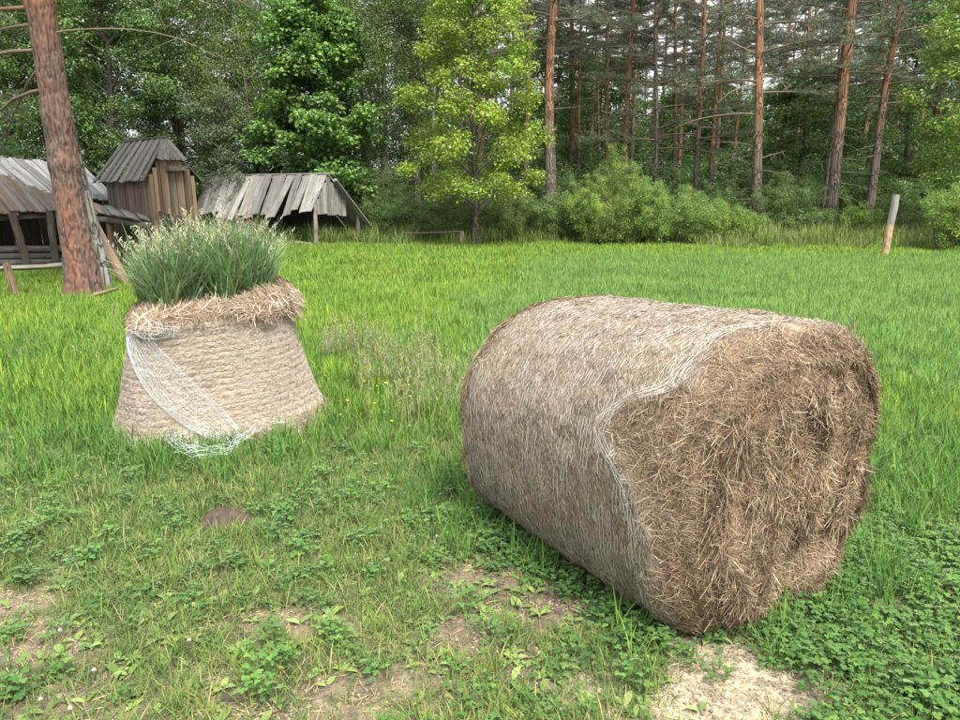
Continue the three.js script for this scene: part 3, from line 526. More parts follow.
{
  const spots = [[360, 335, .3], [395, 372, .22], [430, 372, .25], [455, 385, .2], [345, 345, .25], [412, 400, .3], [470, 400, .18], [385, 350, .3], [330, 345, .2]].map(([a, b, s]) => { const p = onGround(a, b + 22); return [p.x, p.z, s]; });
  cover('seeding_grass', 'thin pale seeding grass stems between the two bales', 'grass', six(k => stemPatch(280 + k, 8, 0.07, 0.22, 0.42, [[0.30, 0.30, 0.15], [0.20, 0.24, 0.09], [0.36, 0.31, 0.2], [0.14, 0.2, 0.07]], 16)), M.grass, 5200, 4.2, 7.6,
    (x, z) => spots.reduce((m, [sx, sz, s]) => Math.max(m, 1 - sstep(Math.hypot(x - sx, z - sz) / s, 0.3, 1.6)), 0.008) * 0.55, (x, z, d, r) => vary([1, 1, 1], r, 0.2, 0.06), 0.75, 1.25, 10);
  cover('edge_weeds', 'tall rank grass and weeds along the foot of the forest', 'weeds', six(k => bladePatch(300 + k, 60, 0.2, 0.25, 0.6, 0.014, [[0.13, 0.2, 0.035], [0.16, 0.225, 0.04], [0.1, 0.16, 0.03], [0.22, 0.25, 0.08]], 0.35, 1.0, 4)), M.grass, 5200, 18.5, 25,
    (x, z, d) => clamp(sstep(d + 1.2 * fbm(x * 0.5, 1, 1, 3), 20.2, 22) * 0.9 + (x > 6 ? sstep(d, 18.6, 20) * 0.3 : 0), 0, 1), (x, z, d, r) => tone(x, z, r), 0.45, 1.35, 11, 3);
}
function molehill() {
  const p = onGround(226, 524), gb = new GB(), n = 28;
  const root = thing('earth_mound', 'small dark brown mound of dug earth in the grass', 'earth mound', V(p.x, rise(p.x, p.z), p.z));
  for (let i = 0; i <= 14; i++) for (let j = 0; j <= n; j++) { const q = i / 14, a = j / n * TAU, rr = q * 0.15 * (1 + 0.3 * N3(Math.cos(a) * 1.5, Math.sin(a) * 1.5, 4)), x = Math.cos(a) * rr * 0.9, z = Math.sin(a) * rr * 0.9; gb.v(x, 0.075 * (1 - q * q) - 0.012 + 0.075 * fbm(x * 26, 1, z * 26, 4) * (1 - q * 0.7), z, 0, 1, 0, vary([0.07, 0.048, 0.034], () => 0.5 + fbm(x * 30, 5, z * 30, 2), 0.6, 0.05), x, z); }
  for (let i = 0; i < 14; i++) for (let j = 0; j < n; j++) { const a = i * (n + 1) + j, b = a + n + 1; gb.t(a, a + 1, b); gb.t(a + 1, b + 1, b); }
  part('loose_soil', gb.build(true), M.earth, root);
}
molehill();
{ // flower heads
  const ball = new GB(), r = rng(330); for (let k = 0; k < 46; k++) { const d = randDir(r, 0.3); leaf(ball, V(0, 0, 0), d, randDir(r), 0.008, 0.003, vary([0.72, 0.70, 0.64], r, 0.1, 0.03)); }
  const hg = ball.build(), sg = new GB(); blade(sg, 0, -0.12, 0, 0, 0.125, 0.002, 0, 0.05, [0.1, 0.16, 0.05], 3, 0.3, 0.8); const stg = sg.build();
  for (const [a, b, h] of [[43, 705, .05], [72, 711, .05], [62, 635, .05], [96, 675, .06], [190, 640, .05], [478, 512, .08], [468, 428, .22], [437, 538, .06], [410, 432, .12]]) {
    const p = onGround(a, b + 8), dande = h > 0.2, o = thing(dande ? 'dandelion_clock' : 'clover_flower', dande ? 'round white dandelion seed head beside the lying bale' : 'small white clover flower head in the short grass', 'flower', V(p.x, rise(p.x, p.z), p.z), dande ? undefined : 'white clover flowers in the grass');
    const m = part('flower_head', hg, M.net, o); m.position.y = h; if (dande) m.scale.setScalar(1.5); const s = part('stem', stg, M.clover, o); s.position.y = h; if (dande) { s.scale.set(1, 2, 1); }
  }
  const p = onGround(526, 660), g = new GB(); tube(g, [V(-0.06, 0.008, 0), V(-0.02, 0.014, 0.012), V(0.03, 0.012, 0.005), V(0.06, 0.016, -0.02)], [0.003, 0.0028, 0.0025, 0.002], 6, [0.2, 0.15, 0.1]);
  const o = thing('fallen_twig', 'thin brown twig lying on the bare ground', 'twig', V(p.x, rise(p.x, p.z), p.z)); part('stick', g.build(), M.twig, o);
}
{ // buttercups
  const gb = new GB(), r = rng(340), list = []; for (let k = 0; k < 5; k++) leaf(gb, V(0, 0, 0), V(Math.cos(k * 1.257), 0.35, Math.sin(k * 1.257)).normalize(), V(0, 1, 0), 0.011, 0.011, [0.75, 0.55, 0.02]); blade(gb, 0, -0.2, 0, 0, 0.2, 0.002, 0, 0.04, [0.1, 0.16, 0.05], 3, 0.3, 0.8);
  for (let k = 0; k < 18; k++) { const p = onGround(320 + 110 * r(), 385 + 75 * r()); list.push({ m: place(p.x, 0.14 + 0.08 * r(), p.z, r() * TAU, 0.8 + 0.5 * r(), gauss(r) * 0.3, gauss(r) * 0.3) }); }
  instanced('blossoms', gb.build(), M.clover, list, thing('buttercups', 'tiny yellow buttercups dotted in the grass between the bales', 'flowers', V(0, 0, 0), null, 'stuff'));
}
console.log('grass done');

// ---------------------------------------------------------------- wooden buildings
const plankGeo = [0, 1, 2, 3].map(k => { // unit board: x width, y thickness, z length
  const g = new THREE.BoxGeometry(1, 1, 1, 2, 1, 5), p = g.attributes.position, uv = g.attributes.uv, r = rng(400 + k), wob = [...Array(6)].map(() => (r() - 0.5) * 0.12), e = [r() - 0.5, r() - 0.5, r() - 0.5];
  for (let i = 0; i < p.count; i++) { const z = p.getZ(i), j = Math.round((z + 0.5) * 5); p.setX(i, p.getX(i) * (0.94 + wob[j]) + wob[(j + 2) % 6] * 0.5); uv.setXY(i, p.getX(i) * 0.3 + 0.27 * k + p.getY(i) * 0.08, p.getZ(i) * 0.8 + 0.37 * k); if (Math.abs(z) > 0.49) p.setZ(i, z + e[Math.round(p.getX(i) + 1)] * 0.02); }
  g.computeVertexNormals(); return g;
});
const ORIGIN = new Map();
function subGroup(name, root) { const g = new THREE.Group(); g.name = name; root.add(g); ORIGIN.set(g, root.position); return g; }
function board(name, parent, a, b, out, w, t, mat, k = 0) {
  const z = b.clone().sub(a), L = z.length(); z.normalize(); const y = out.clone().addScaledVector(z, -out.dot(z)).normalize(), x = V(0, 0, 0).crossVectors(y, z);
  const m = part(name, plankGeo[k % 4], mat, parent);
  m.matrixAutoUpdate = true; m.quaternion.setFromRotationMatrix(new THREE.Matrix4().makeBasis(x, y, z)); m.scale.set(w, t, L);
  m.position.copy(a).add(b).multiplyScalar(0.5).sub(ORIGIN.get(parent) ?? parent.position); return m;
}
function log(name, parent, a, b, ra, rb, mat, seed = 1, col = [1, 1, 1]) {
  const gb = new GB(), r = rng(seed), pts = [], rad = [];
  for (let k = 0; k <= 8; k++) { const t = k / 8, w = Math.min(t, 1 - t); pts.push(a.clone().lerp(b, t).add(V(gauss(r), gauss(r), gauss(r)).multiplyScalar(w ? ra * 0.16 : 0)).sub(parent.position)); rad.push(lerp(ra, rb, t)); }
  tube(gb, pts, rad, 10, col, 0.18, seed); return part(name, gb.build(), mat, parent);
}
const greyWood = [[0.40, 0.39, 0.385], [0.31, 0.30, 0.29], [0.48, 0.47, 0.465], [0.24, 0.23, 0.22], [0.35, 0.33, 0.305]].map(wood);
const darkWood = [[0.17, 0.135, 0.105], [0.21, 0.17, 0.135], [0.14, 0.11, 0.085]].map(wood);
const brownWood = [[0.20, 0.145, 0.105], [0.26, 0.195, 0.145], [0.155, 0.11, 0.08]].map(wood);
const litterWood = [[0.15, 0.105, 0.075], [0.19, 0.14, 0.105], [0.12, 0.085, 0.06], [0.17, 0.145, 0.12]].map(wood);
const warmWood = [[0.34, 0.225, 0.14], [0.26, 0.17, 0.115], [0.42, 0.30, 0.20], [0.30, 0.24, 0.19]].map(wood);
const silverWood = [[0.28, 0.285, 0.295], [0.23, 0.235, 0.245], [0.34, 0.345, 0.355], [0.18, 0.18, 0.185]].map(wood);
const mossRoof = [[0.14, 0.135, 0.125], [0.18, 0.175, 0.16], [0.11, 0.105, 0.098]].map(wood);
const logMat = std({ map: woodMap, bumpMap: woodBump, bumpScale: 0.02, roughness: 0.9 });
const L3 = (a, b, t) => a.clone().lerp(b, t);
function roofPlane(whole, rA, rB, eA, eB, n, mats, r, o = {}) { // boards from ridge line A-B to eave line A-B
  const nrm = V(0, 0, 0).crossVectors(rB.clone().sub(rA), eA.clone().sub(rA)).normalize(); if (nrm.y < 0) nrm.negate();
  const wide = rA.distanceTo(rB) / n, root = subGroup('roof', whole);
  for (let k = 0; k < n; k++) {
    const t = (k + 0.5) / n, a = L3(rA, rB, t + (r() - 0.5) * 0.25 / n), b = L3(eA, eB, t + (r() - 0.5) * (o.skew ?? 0.6) / n), d = b.clone().sub(a);
    b.addScaledVector(d, (r() - 0.6) * (o.ragged ?? 0.12)); a.addScaledVector(d, -0.02 * r());
    const lift = 0.012 + (k % 2) * 0.02 + r() * 0.012; a.addScaledVector(nrm, lift); b.addScaledVector(nrm, lift + (r() - 0.3) * 0.03);
    board(o.name ?? 'roof_board', root, a, b, nrm.clone().add(V(gauss(r), gauss(r), gauss(r)).multiplyScalar(0.06)), wide * (o.over ?? 1.12) * (0.85 + 0.3 * r()), 0.022, pick(r, mats), k);
  }
}
function wallPlane(whole, b0, b1, t0, t1, n, mats, r, name = 'wall_board', gap = 0.96) { // upright boards
  const out = V(0, 0, 0).crossVectors(b1.clone().sub(b0), V(0, 1, 0)).normalize(), root = subGroup('wall', whole);
  for (let k = 0; k < n; k++) { const t = (k + 0.5) / n, a = L3(b0, b1, t), b = L3(t0, t1, t); const j = (r() - 0.5) * 0.02; a.addScaledVector(out, j); b.addScaledVector(out, j + (r() - 0.5) * 0.012); board(name, root, a, b, out, b0.distanceTo(b1) / n * gap * (0.95 + 0.1 * r()), 0.024, pick(r, mats), k); }
}
{ // low plank shed, right of the farm
  const rR = at(327, 175, 21), rL = at(208, 176.5, 24.4), eR = at(311, 215, 20.2), eL = at(194, 218, 23.5), bR = at(369, 230, 22.2);
  const along = rL.clone().sub(rR), bL = bR.clone().add(along), r = rng(501);
  const root = thing('plank_shed', 'low grey shed with ragged board roof and dark open gable end', 'shed', V(-5.4, 0, -22.4));
  roofPlane(root, rL, rR, eL, eR, 17, greyWood, r, { ragged: 0.22, skew: 1.2, over: 0.98 });
  roofPlane(root, rL, rR, bL, bR, 11, greyWood, r, { ragged: 0.08 });
  board('ridge_board', root, rL.clone().add(V(0, 0.03, 0)), rR.clone().add(V(0, 0.035, 0)), V(0.2, 1, 0.5), 0.09, 0.03, greyWood[1], 1);
  const g0 = p => V(p.x, -0.06, p.z);
  log('corner_post', root, g0(eR.clone().lerp(rR, 0.16)), eR.clone().lerp(rR, 0.25), 0.07, 0.06, logMat, 3, [0.36, 0.33, 0.29]);
  log('corner_post', root, g0(bR.clone().lerp(rR, 0.3)), bR.clone().lerp(rR, 0.28), 0.06, 0.05, logMat, 4, [0.30, 0.27, 0.23]);
  log('corner_post', root, g0(eL.clone().lerp(rL, 0.2)), eL.clone().lerp(rL, 0.25), 0.07, 0.06, logMat, 5, [0.28, 0.26, 0.22]);
  log('corner_post', root, g0(bL.clone().lerp(rL, 0.3)), bL.clone().lerp(rL, 0.3), 0.06, 0.05, logMat, 6, [0.28, 0.26, 0.22]);
  log('ridge_pole', root, rL.clone().add(V(0, -0.07, 0)), rR.clone().add(V(0, -0.07, 0)), 0.05, 0.05, logMat, 7, [0.3, 0.28, 0.25]);
  // gable boarding hanging below the ridge
  const gl = eR.clone().lerp(rR, 0.32), gr = bR.clone().lerp(rR, 0.55), inn = along.clone().normalize().multiplyScalar(0.05);
  for (let k = 0; k < 8; k++) { const t = (k + 0.5) / 8, topL = t < 0.42 ? L3(gl, rR, t / 0.42) : L3(rR, gr, (t - 0.42) / 0.58), bot = V(topL.x, 0, topL.z); bot.y = lerp(0.98, 0.9, t) - 0.05 * r(); bot.x = lerp(gl.x, gr.x, t); bot.z = lerp(gl.z, gr.z, t); const a = V(bot.x, topL.y - 0.03, bot.z); board('gable_board', root, bot.add(inn), a.add(inn), along.clone().negate(), gl.distanceTo(gr) / 8 * 0.97, 0.025, greyWood[k % 5], k); }
  // two boards laid down the far slope's edge
  for (const f of [0.0, 0.10]) board('verge_board', root, rR.clone().lerp(bR, 0.12).addScaledVector(along, -0.012 - f * 0.12).add(V(0, 0.06 + f * 0.2, 0)), bR.clone().addScaledVector(along, -0.012 - f * 0.12).add(V(0, 0.05 + f * 0.2, 0)), V(0.4, 1, 0), 0.2, 0.03, greyWood[f ? 2 : 0], 2);
  // walls: back and far end close the dark inside
  const ins = (p, q, t, y) => { const m = p.clone().lerp(q, t); m.y = y; return m; };
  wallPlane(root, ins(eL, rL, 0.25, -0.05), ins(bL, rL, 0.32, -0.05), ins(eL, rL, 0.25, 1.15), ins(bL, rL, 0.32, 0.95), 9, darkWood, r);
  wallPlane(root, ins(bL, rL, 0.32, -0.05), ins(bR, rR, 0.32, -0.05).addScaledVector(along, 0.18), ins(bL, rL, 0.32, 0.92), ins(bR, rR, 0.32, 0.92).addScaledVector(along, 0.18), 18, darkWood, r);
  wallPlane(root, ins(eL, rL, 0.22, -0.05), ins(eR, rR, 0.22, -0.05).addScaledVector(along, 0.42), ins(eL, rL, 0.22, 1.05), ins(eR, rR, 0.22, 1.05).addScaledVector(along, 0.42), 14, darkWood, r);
  log('sill_log', root, ins(eR, rR, 0.2, 0.1).addScaledVector(along, 0.3), ins(eR, rR, 0.2, 0.08), 0.07, 0.07, logMat, 9, [0.33, 0.3, 0.27]);
}
{ // old farm building with sagging roof
  const r = rng(520), root = thing('farm_building', 'long low farm building with sagging silver and brown board roof', 'barn', V(-9.5, 0, -15));
  const ridA = at(-150, 146, 16.6), ridB = at(80, 165, 18.6), midA = at(-90, 178, 15.4), midB = at(118, 203, 16.6), eavA = at(-90, 219, 13.6), eavB = at(64, 212, 14.3), eavC = at(150, 223, 13.4);
  roofPlane(root, ridA, ridB, midA, midB, 22, silverWood, r, { ragged: 0.04, skew: 0.3, over: 1.15 });
  const tA = at(-150, 146, 16.2), tB = at(-42, 158, 15.9), tC = at(48, 196, 15.2), eM = at(2, 215, 13.9);
  roofPlane(root, tA, tB, eavA, eM, 22, litterWood, r, { ragged: 0.06, skew: 0.5 });
  roofPlane(root, tB, tC, eM, eavB, 14, litterWood, r, { ragged: 0.08, skew: 0.5 });
  roofPlane(root, tC, midB.clone().add(V(0.5, -0.25, 0)), eavB.clone().add(V(0.02, 0.02, 0)), eavC, 12, mossRoof.concat(brownWood), r, { ragged: 0.1, skew: 0.5 });
  // back slope
  const bk = V(0.6, -1.2, -2.4); roofPlane(root, ridA, ridB, ridA.clone().add(bk), ridB.clone().add(bk), 14, mossRoof, r, {});
  const flat = (p, y) => V(p.x, y, p.z);
  const backA = flat(ridA, -0.05), backB = flat(ridB, -0.05);
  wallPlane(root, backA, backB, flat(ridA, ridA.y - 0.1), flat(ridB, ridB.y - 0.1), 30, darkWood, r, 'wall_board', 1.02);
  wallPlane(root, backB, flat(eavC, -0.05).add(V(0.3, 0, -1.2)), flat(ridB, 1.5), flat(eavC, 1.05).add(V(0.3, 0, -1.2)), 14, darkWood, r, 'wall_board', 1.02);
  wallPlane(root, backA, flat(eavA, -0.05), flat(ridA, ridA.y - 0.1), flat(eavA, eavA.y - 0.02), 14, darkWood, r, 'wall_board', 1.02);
  // low log wall at the front left
  const w0 = at(-90, 276, 14.0), w1 = at(62, 275, 14.4);
  for (let k = 0; k < 4; k++) log('wall_log', root, V(w0.x, 0.06 + k * 0.13, w0.z), V(w1.x + 0.05 * (k % 2), 0.06 + k * 0.13, w1.z), 0.075, 0.07, logMat, 30 + k, [[0.16, 0.15, 0.14], [0.2, 0.19, 0.175], [0.15, 0.14, 0.13], [0.17, 0.16, 0.15]][k]);
  const post = (px, d, y1, seed, dx = 0, c = [0.13, 0.105, 0.085]) => { const p = at(px, 215, d); log('post', root, V(p.x + dx, -0.05, p.z), V(p.x, y1, p.z), 0.075, 0.065, logMat, seed, c); };
  post(12, 13.9, 1.18, 41, 0.2); post(50, 14.2, 1.22, 42); post(-50, 13.8, 1.15, 43); post(108, 14.1, 1.1, 44, 0.06, [0.24, 0.15, 0.11]); post(140, 13.7, 1.0, 45);
  log('eave_beam', root, eavA.clone().add(V(0, -0.06, -0.12)), eavB.clone().add(V(0, -0.06, -0.12)), 0.06, 0.06, logMat, 46, [0.18, 0.155, 0.13]);
  log('eave_beam', root, eavB.clone().add(V(0.03, -0.06, -0.12)), eavC.clone().add(V(0, -0.06, -0.12)), 0.06, 0.055, logMat, 47, [0.18, 0.155, 0.13]);
}
{ // little board tower rising behind the farm roof
  const r = rng(540), C0 = at(150, 190, 15.5), C1 = at(107, 190, 16.5), C2 = at(195, 190, 16.38), C3 = C1.clone().add(C2).sub(C0), y = (p, h) => V(p.x, h, p.z);
  const root = thing('board_tower', 'small upright board tower with pitched roof behind the farm building', 'tower', V(C0.x, 0, C0.z));
  const EH = 1.88, RH = 2.68, gm = C0.clone().lerp(C2, 0.5), gmB = C1.clone().lerp(C3, 0.5);
  wallPlane(root, y(C1, 0), y(C0, 0), y(C1, EH), y(C0, EH), 14, brownWood.concat(darkWood[1]), r);
  // gable front, boards up to the half hip
  const n = 12, out = V(0, 0, 0).crossVectors(C2.clone().sub(C0), V(0, 1, 0)).normalize();
  for (let k = 0; k < n; k++) { const t = (k + 0.5) / n, a = y(C0.clone().lerp(C2, t), 0), h = Math.min(2.42, EH - 0.02 + (RH - EH) * (1 - Math.abs(t - 0.5) * 2)); const b = y(a, h); board('gable_board', root, a.addScaledVector(out, (k % 2) * 0.012), b.addScaledVector(out, (k % 2) * 0.012), out, C0.distanceTo(C2) / n * 0.97, 0.025, [warmWood[0], warmWood[2], brownWood[2], warmWood[1], warmWood[2], brownWood[0], warmWood[3]][k % 7], k); }
  wallPlane(root, y(C2, 0), y(C3, 0), y(C2, EH), y(C3, EH), 9, brownWood, r); wallPlane(root, y(C3, 0), y(C1, 0), y(C3, EH), y(C1, EH), 6, brownWood, r);
  const axis = C0.clone().sub(C1).normalize(), side = C2.clone().sub(C0).normalize();
  const ridF = y(gm, RH).addScaledVector(axis, -0.12), ridB = y(gmB, RH - 0.03).addScaledVector(axis, -0.12), eF = y(C0, EH - 0.12).addScaledVector(side, -0.2).addScaledVector(axis, 0.10), eB = y(C1, EH - 0.12).addScaledVector(side, -0.2).addScaledVector(axis, -0.2);
  roofPlane(root, ridB, ridF, eB, eF, 15, mossRoof, r, { ragged: 0.05, skew: 0.3 });
  const fF = y(C2, EH - 0.12).addScaledVector(side, 0.14).addScaledVector(axis, 0.1), fB = y(C3, EH - 0.12).addScaledVector(side, 0.14).addScaledVector(axis, -0.16);
  roofPlane(root, ridB, ridF, fB, fF, 11, mossRoof, r, { ragged: 0.05, skew: 0.3 });
  const hl = L3(ridF, eF, 0.52).addScaledVector(axis, 0.12), hr = L3(ridF, fF, 0.52).addScaledVector(axis, 0.12);
  for (let k = 0; k < 5; k++) { const b = L3(hl, hr, (k + 0.5) / 5), a = ridF.clone().lerp(L3(hl, hr, (k + 0.5) / 5), 0.12); board('hip_board', root, a.add(V(0, 0.05, 0)), b.add(V(0, 0.04, 0)), V(axis.x, 1, axis.z), 0.13, 0.025, mossRoof[k % 3], k); }
  board('ridge_board', root, ridB.clone().add(V(0, 0.05, 0)), ridF.clone().add(V(0, 0.05, 0)), V(0, 1, 0), 0.12, 0.04, mossRoof[2], 1);
  const hb = y(C0.clone().lerp(C2, 0.36), 2.06).addScaledVector(out, 0.11), he = y(C0.clone().lerp(C2, 0.78), 2.08).addScaledVector(out, 0.11); board('hoist_beam', root, hb, he, V(0, 1, 0), 0.16, 0.1, darkWood[1], 2);
}
{ // leaning logs beside the tree, rail fence, low barrier, lone post
  const lean = (name, label, a, b, ra, rb, col, seed) => { const o = thing(name, label, 'log', V(a.x, 0, a.z)); log('bare_log', o, a, b, ra, rb, logMat, seed, col); };
  lean('leaning_log', 'thick pinkish log propped at an angle beside the big pine', V(at(128, 262, 11.6).x, -0.04, -11.6), at(86, 210, 12.0), 0.095, 0.085, [0.34, 0.225, 0.165], 61);
  lean('leaning_log', 'thinner dark log leaning behind the propped pinkish log', V(at(109, 280, 11.9).x, -0.04, -11.9), at(94, 232, 12.2), 0.07, 0.06, [0.24, 0.145, 0.105], 62);
  lean('fallen_branch', 'pale bent branch lying at the foot of the pine', at(88, 297, 10.2), at(119, 288, 9.9), 0.03, 0.02, [0.42, 0.34, 0.23], 63);
  const f = thing('rail_fence', 'crude fence of crooked rails at the left edge', 'fence', V(-7.2, 0, -10.6));
  const fp = at(13, 302, 10.5); log('post', f, V(fp.x + 0.1, -0.06, fp.z), V(fp.x - 0.02, 0.56, fp.z), 0.055, 0.05, logMat, 64, [0.33, 0.21, 0.14]);
  const fq = at(-70, 302, 10.6); log('post', f, V(fq.x, -0.06, fq.z), V(fq.x, 0.6, fq.z), 0.055, 0.05, logMat, 65, [0.3, 0.2, 0.14]);
  log('rail', f, at(-80, 273, 10.5).add(V(0, 0, 0.06)), at(64, 265, 10.9), 0.045, 0.035, logMat, 66, [0.33, 0.3, 0.26]);
  log('rail', f, at(-80, 292, 10.55).add(V(0, 0, 0.06)), at(64, 292, 10.9), 0.014, 0.012, logMat, 67, [0.27, 0.24, 0.2]);
  const b = thing('low_barrier', 'low rail barrier with one pale post before the bushes', 'fence', V(bearing(461, 20.6), 0, -20.6));
  const bp = V(bearing(461.5, 20.6), 0, -20.6); log('post', b, V(bp.x, -0.05, bp.z), V(bp.x, 0.46, bp.z), 0.06, 0.06, logMat, 68, [0.40, 0.34, 0.25]);
  log('rail', b, at(404, 233.5, 21.2), at(463, 232, 20.6), 0.032, 0.03, logMat, 69, [0.16, 0.13, 0.1]);
  const pb = onGround(884, 258), o = thing('wooden_post', 'lone tilted wooden post with grey top and peeled orange foot', 'post', V(pb.x, 0, pb.z)), gb = new GB(), pts = [], rad = [];
  for (let k = 0; k <= 26; k++) { const t = k / 26; pts.push(V(t * 0.09 + 0.02 * N3(t * 3, 1, 1), -0.08 + t * 1.58, 0.02 * N3(t * 3, 5, 1))); rad.push(lerp(0.08, 0.08, t) * (1 + 0.05 * N3(t * 6, 2, 2))); }
  tube(gb, pts, rad, 20, (t, th) => { const p = fbm(Math.cos(th) * 1.3, t * 5, Math.sin(th) * 1.3, 3), q = fbm(Math.cos(th) * 5, t * 14, Math.sin(th) * 5, 3), up = sstep(t + p * 0.35, 0.5, 0.66); return vary(mixc(q > 0.08 ? [0.17, 0.12, 0.085] : [0.5, 0.33, 0.19], mixc([0.31, 0.30, 0.28], [0.2, 0.185, 0.17], clamp(0.5 + q * 2, 0, 1)), up), () => 0.5 + q, 0.4, 0.04); }, 0.1, 8);
  part('weathered_pole', gb.build(), std({ bumpMap: woodBump, bumpScale: 0.02 }), o);
}
console.log('buildings done');
// ---------------------------------------------------------------- trees
function clusterGeo(seed, n, R, len, wid, pal, droop = 0, flat = 0.6) {
  const gb = new GB(), r = rng(seed);
  for (let k = 0; k < n; k++) {
    const p = randDir(r).multiplyScalar(R * Math.cbrt(r())); p.y *= flat; const d = randDir(r, -droop), nn = V(gauss(r) * 0.8, 1 - droop * 0.5, gauss(r) * 0.8).addScaledVector(p, 0.8 / R).normalize();
    d.addScaledVector(nn, -d.dot(nn) * 0.8).normalize(); const l = len * (0.7 + 0.6 * r()); leaf(gb, p, d, nn, l, l * wid, vary(pick(r, pal), r, 0.2, 0.1), 0.18);
  }
  return gb.build();
}
const YELLOWGREEN = [[0.195, 0.3, 0.012], [0.23, 0.335, 0.015], [0.16, 0.255, 0.012], [0.27, 0.36, 0.025]];
const FRESH = [[0.108, 0.236, 0.022], [0.134, 0.27, 0.026], [0.084, 0.19, 0.021], [0.162, 0.293, 0.033]];
const BIRCHY = [[0.115, 0.2, 0.03], [0.14, 0.235, 0.036], [0.095, 0.17, 0.028], [0.165, 0.255, 0.045]];
const DARK = [[0.094, 0.186, 0.03], [0.119, 0.222, 0.034], [0.075, 0.156, 0.028], [0.15, 0.246, 0.041]];
const GREYGREEN = [[0.10, 0.15, 0.06], [0.13, 0.18, 0.075], [0.08, 0.125, 0.05], [0.16, 0.2, 0.09]];
const LEAF = {
  oak: [0, 1].map(k => clusterGeo(600 + k, 46, 0.3, 0.095, 0.55, YELLOWGREEN)),
  maple: [0, 1].map(k => clusterGeo(610 + k, 44, 0.34, 0.12, 0.85, FRESH, 0, 0.5)),
  birch: [0, 1].map(k => clusterGeo(620 + k, 80, 0.34, 0.055, 0.7, BIRCHY, 0.7, 1.1)),
  dark: [0, 1].map(k => clusterGeo(630 + k, 60, 0.36, 0.085, 0.65, DARK)),
  shrub: [0, 1].map(k => clusterGeo(640 + k, 60, 0.26, 0.062, 0.6, [[0.165, 0.285, 0.025], [0.2, 0.32, 0.03], [0.135, 0.245, 0.024], [0.24, 0.345, 0.04]])),
  shade: [0, 1].map(k => clusterGeo(650 + k, 60, 0.28, 0.07, 0.6, [[0.1, 0.185, 0.027], [0.12, 0.215, 0.03], [0.08, 0.155, 0.024], [0.15, 0.24, 0.038]])),
  grey: [0, 1].map(k => clusterGeo(660 + k, 60, 0.28, 0.065, 0.6, GREYGREEN)),
};
const sprayGeo = [0, 1, 2].map(k => { // pine spray along +x: twig with needle tufts
  const gb = new GB(), r = rng(670 + k), pal = [[0.155, 0.185, 0.115], [0.19, 0.22, 0.145], [0.12, 0.15, 0.09], [0.225, 0.25, 0.175], [0.14, 0.18, 0.095]];
  const tuft = (p, d) => { const col = pick(r, pal); for (let q = 0; q < 17; q++) { const e = d.clone().multiplyScalar(0.9).add(randDir(r)).normalize(), l = 0.05 + 0.035 * r(), s = V(0, 0, 0).crossVectors(e, randDir(r)).normalize().multiplyScalar(0.0042), n = V(0, 0, 0).crossVectors(e, s).normalize(); if (n.y < 0) n.negate(); const c = vary(col, r, 0.2, 0.06), o = p.clone().addScaledVector(d, -0.03 * r()), t = o.clone().addScaledVector(e, l); gb.t(gb.v(o.x - s.x, o.y - s.y, o.z - s.z, n.x, n.y, n.z, c), gb.v(o.x + s.x, o.y + s.y, o.z + s.z, n.x, n.y, n.z, c), gb.v(t.x, t.y, t.z, n.x, n.y, n.z, c)); } };
  tube(gb, [V(0, 0, 0), V(0.25, 0.01, 0), V(0.5, 0.04, 0)], [0.006, 0.004, 0.002], 3, [0.12, 0.09, 0.065]);
  for (let q = 0; q < 13; q++) { const t = 0.1 + 0.9 * q / 12, sd = q === 12 ? V(1, 0.25, 0) : V(0.7, 0.25 + 0.3 * r(), (q % 2 ? 1 : -1) * (0.5 + r() * 0.6)); sd.normalize(); const o = V(0.5 * t, 0.04 * t * t, 0), e = o.clone().addScaledVector(sd, q === 12 ? 0.02 : 0.05 + 0.12 * r()); if (q < 12) tube(gb, [o, e], [0.003, 0.002], 3, [0.12, 0.09, 0.065]); tuft(e, sd); if (r() < 0.5) tuft(o.clone().lerp(e, 0.5), sd); }
  return gb.build();
});
function curve(a, dir, len, sag, r, n = 5) { const pts = [], d = dir.clone().normalize(), p = a.clone(); for (let k = 0; k <= n; k++) { pts.push(p.clone()); p.addScaledVector(d, len / n); d.add(V(gauss(r) * 0.16, sag / n + gauss(r) * 0.07, gauss(r) * 0.16)).normalize(); } return pts; }
const taper = (n, a, b) => [...Array(n + 1)].map((_, k) => lerp(a, b, k / n));
function trunkPath(h, lean, r, wob, n = 14) { const pts = [], o = r() * 50; for (let k = 0; k <= n; k++) { const t = k / n; pts.push(V(lean[0] * h * t + wob * (N3(t * 2.2, o, 1) - N3(0, o, 1)), h * t - 0.1 * (k === 0), lean[1] * h * t + wob * (N3(t * 2.2, o, 7) - N3(0, o, 7)))); } return pts; }
function pineBark(orangeFrom, tint = 1.2) { return (t, th, p) => { const n = fbm(Math.cos(th) * 1.2, p.y * 0.7, Math.sin(th) * 1.2, 3), up = sstep(p.y + n * 2.5, orangeFrom, orangeFrom + 3.2); return vary(mixc([0.17 * tint, 0.14 * tint, 0.12 * tint], [0.34 * tint, 0.185 * tint, 0.105 * tint], up), () => 0.5 + n, 0.4, 0.05); }; }
const BIRCHBARK = (t, th, p) => { const n = fbm(Math.cos(th) * 1.5, p.y * 3.2, Math.sin(th) * 1.5, 3), m = N3(Math.cos(th) * 2, p.y * 13, Math.sin(th) * 2); return n > 0.1 || m > 0.4 ? [0.08, 0.075, 0.07] : vary([0.33, 0.325, 0.31], () => 0.5 + n, 0.4, 0.02); };
const GREYBARK = [0.15, 0.13, 0.11];
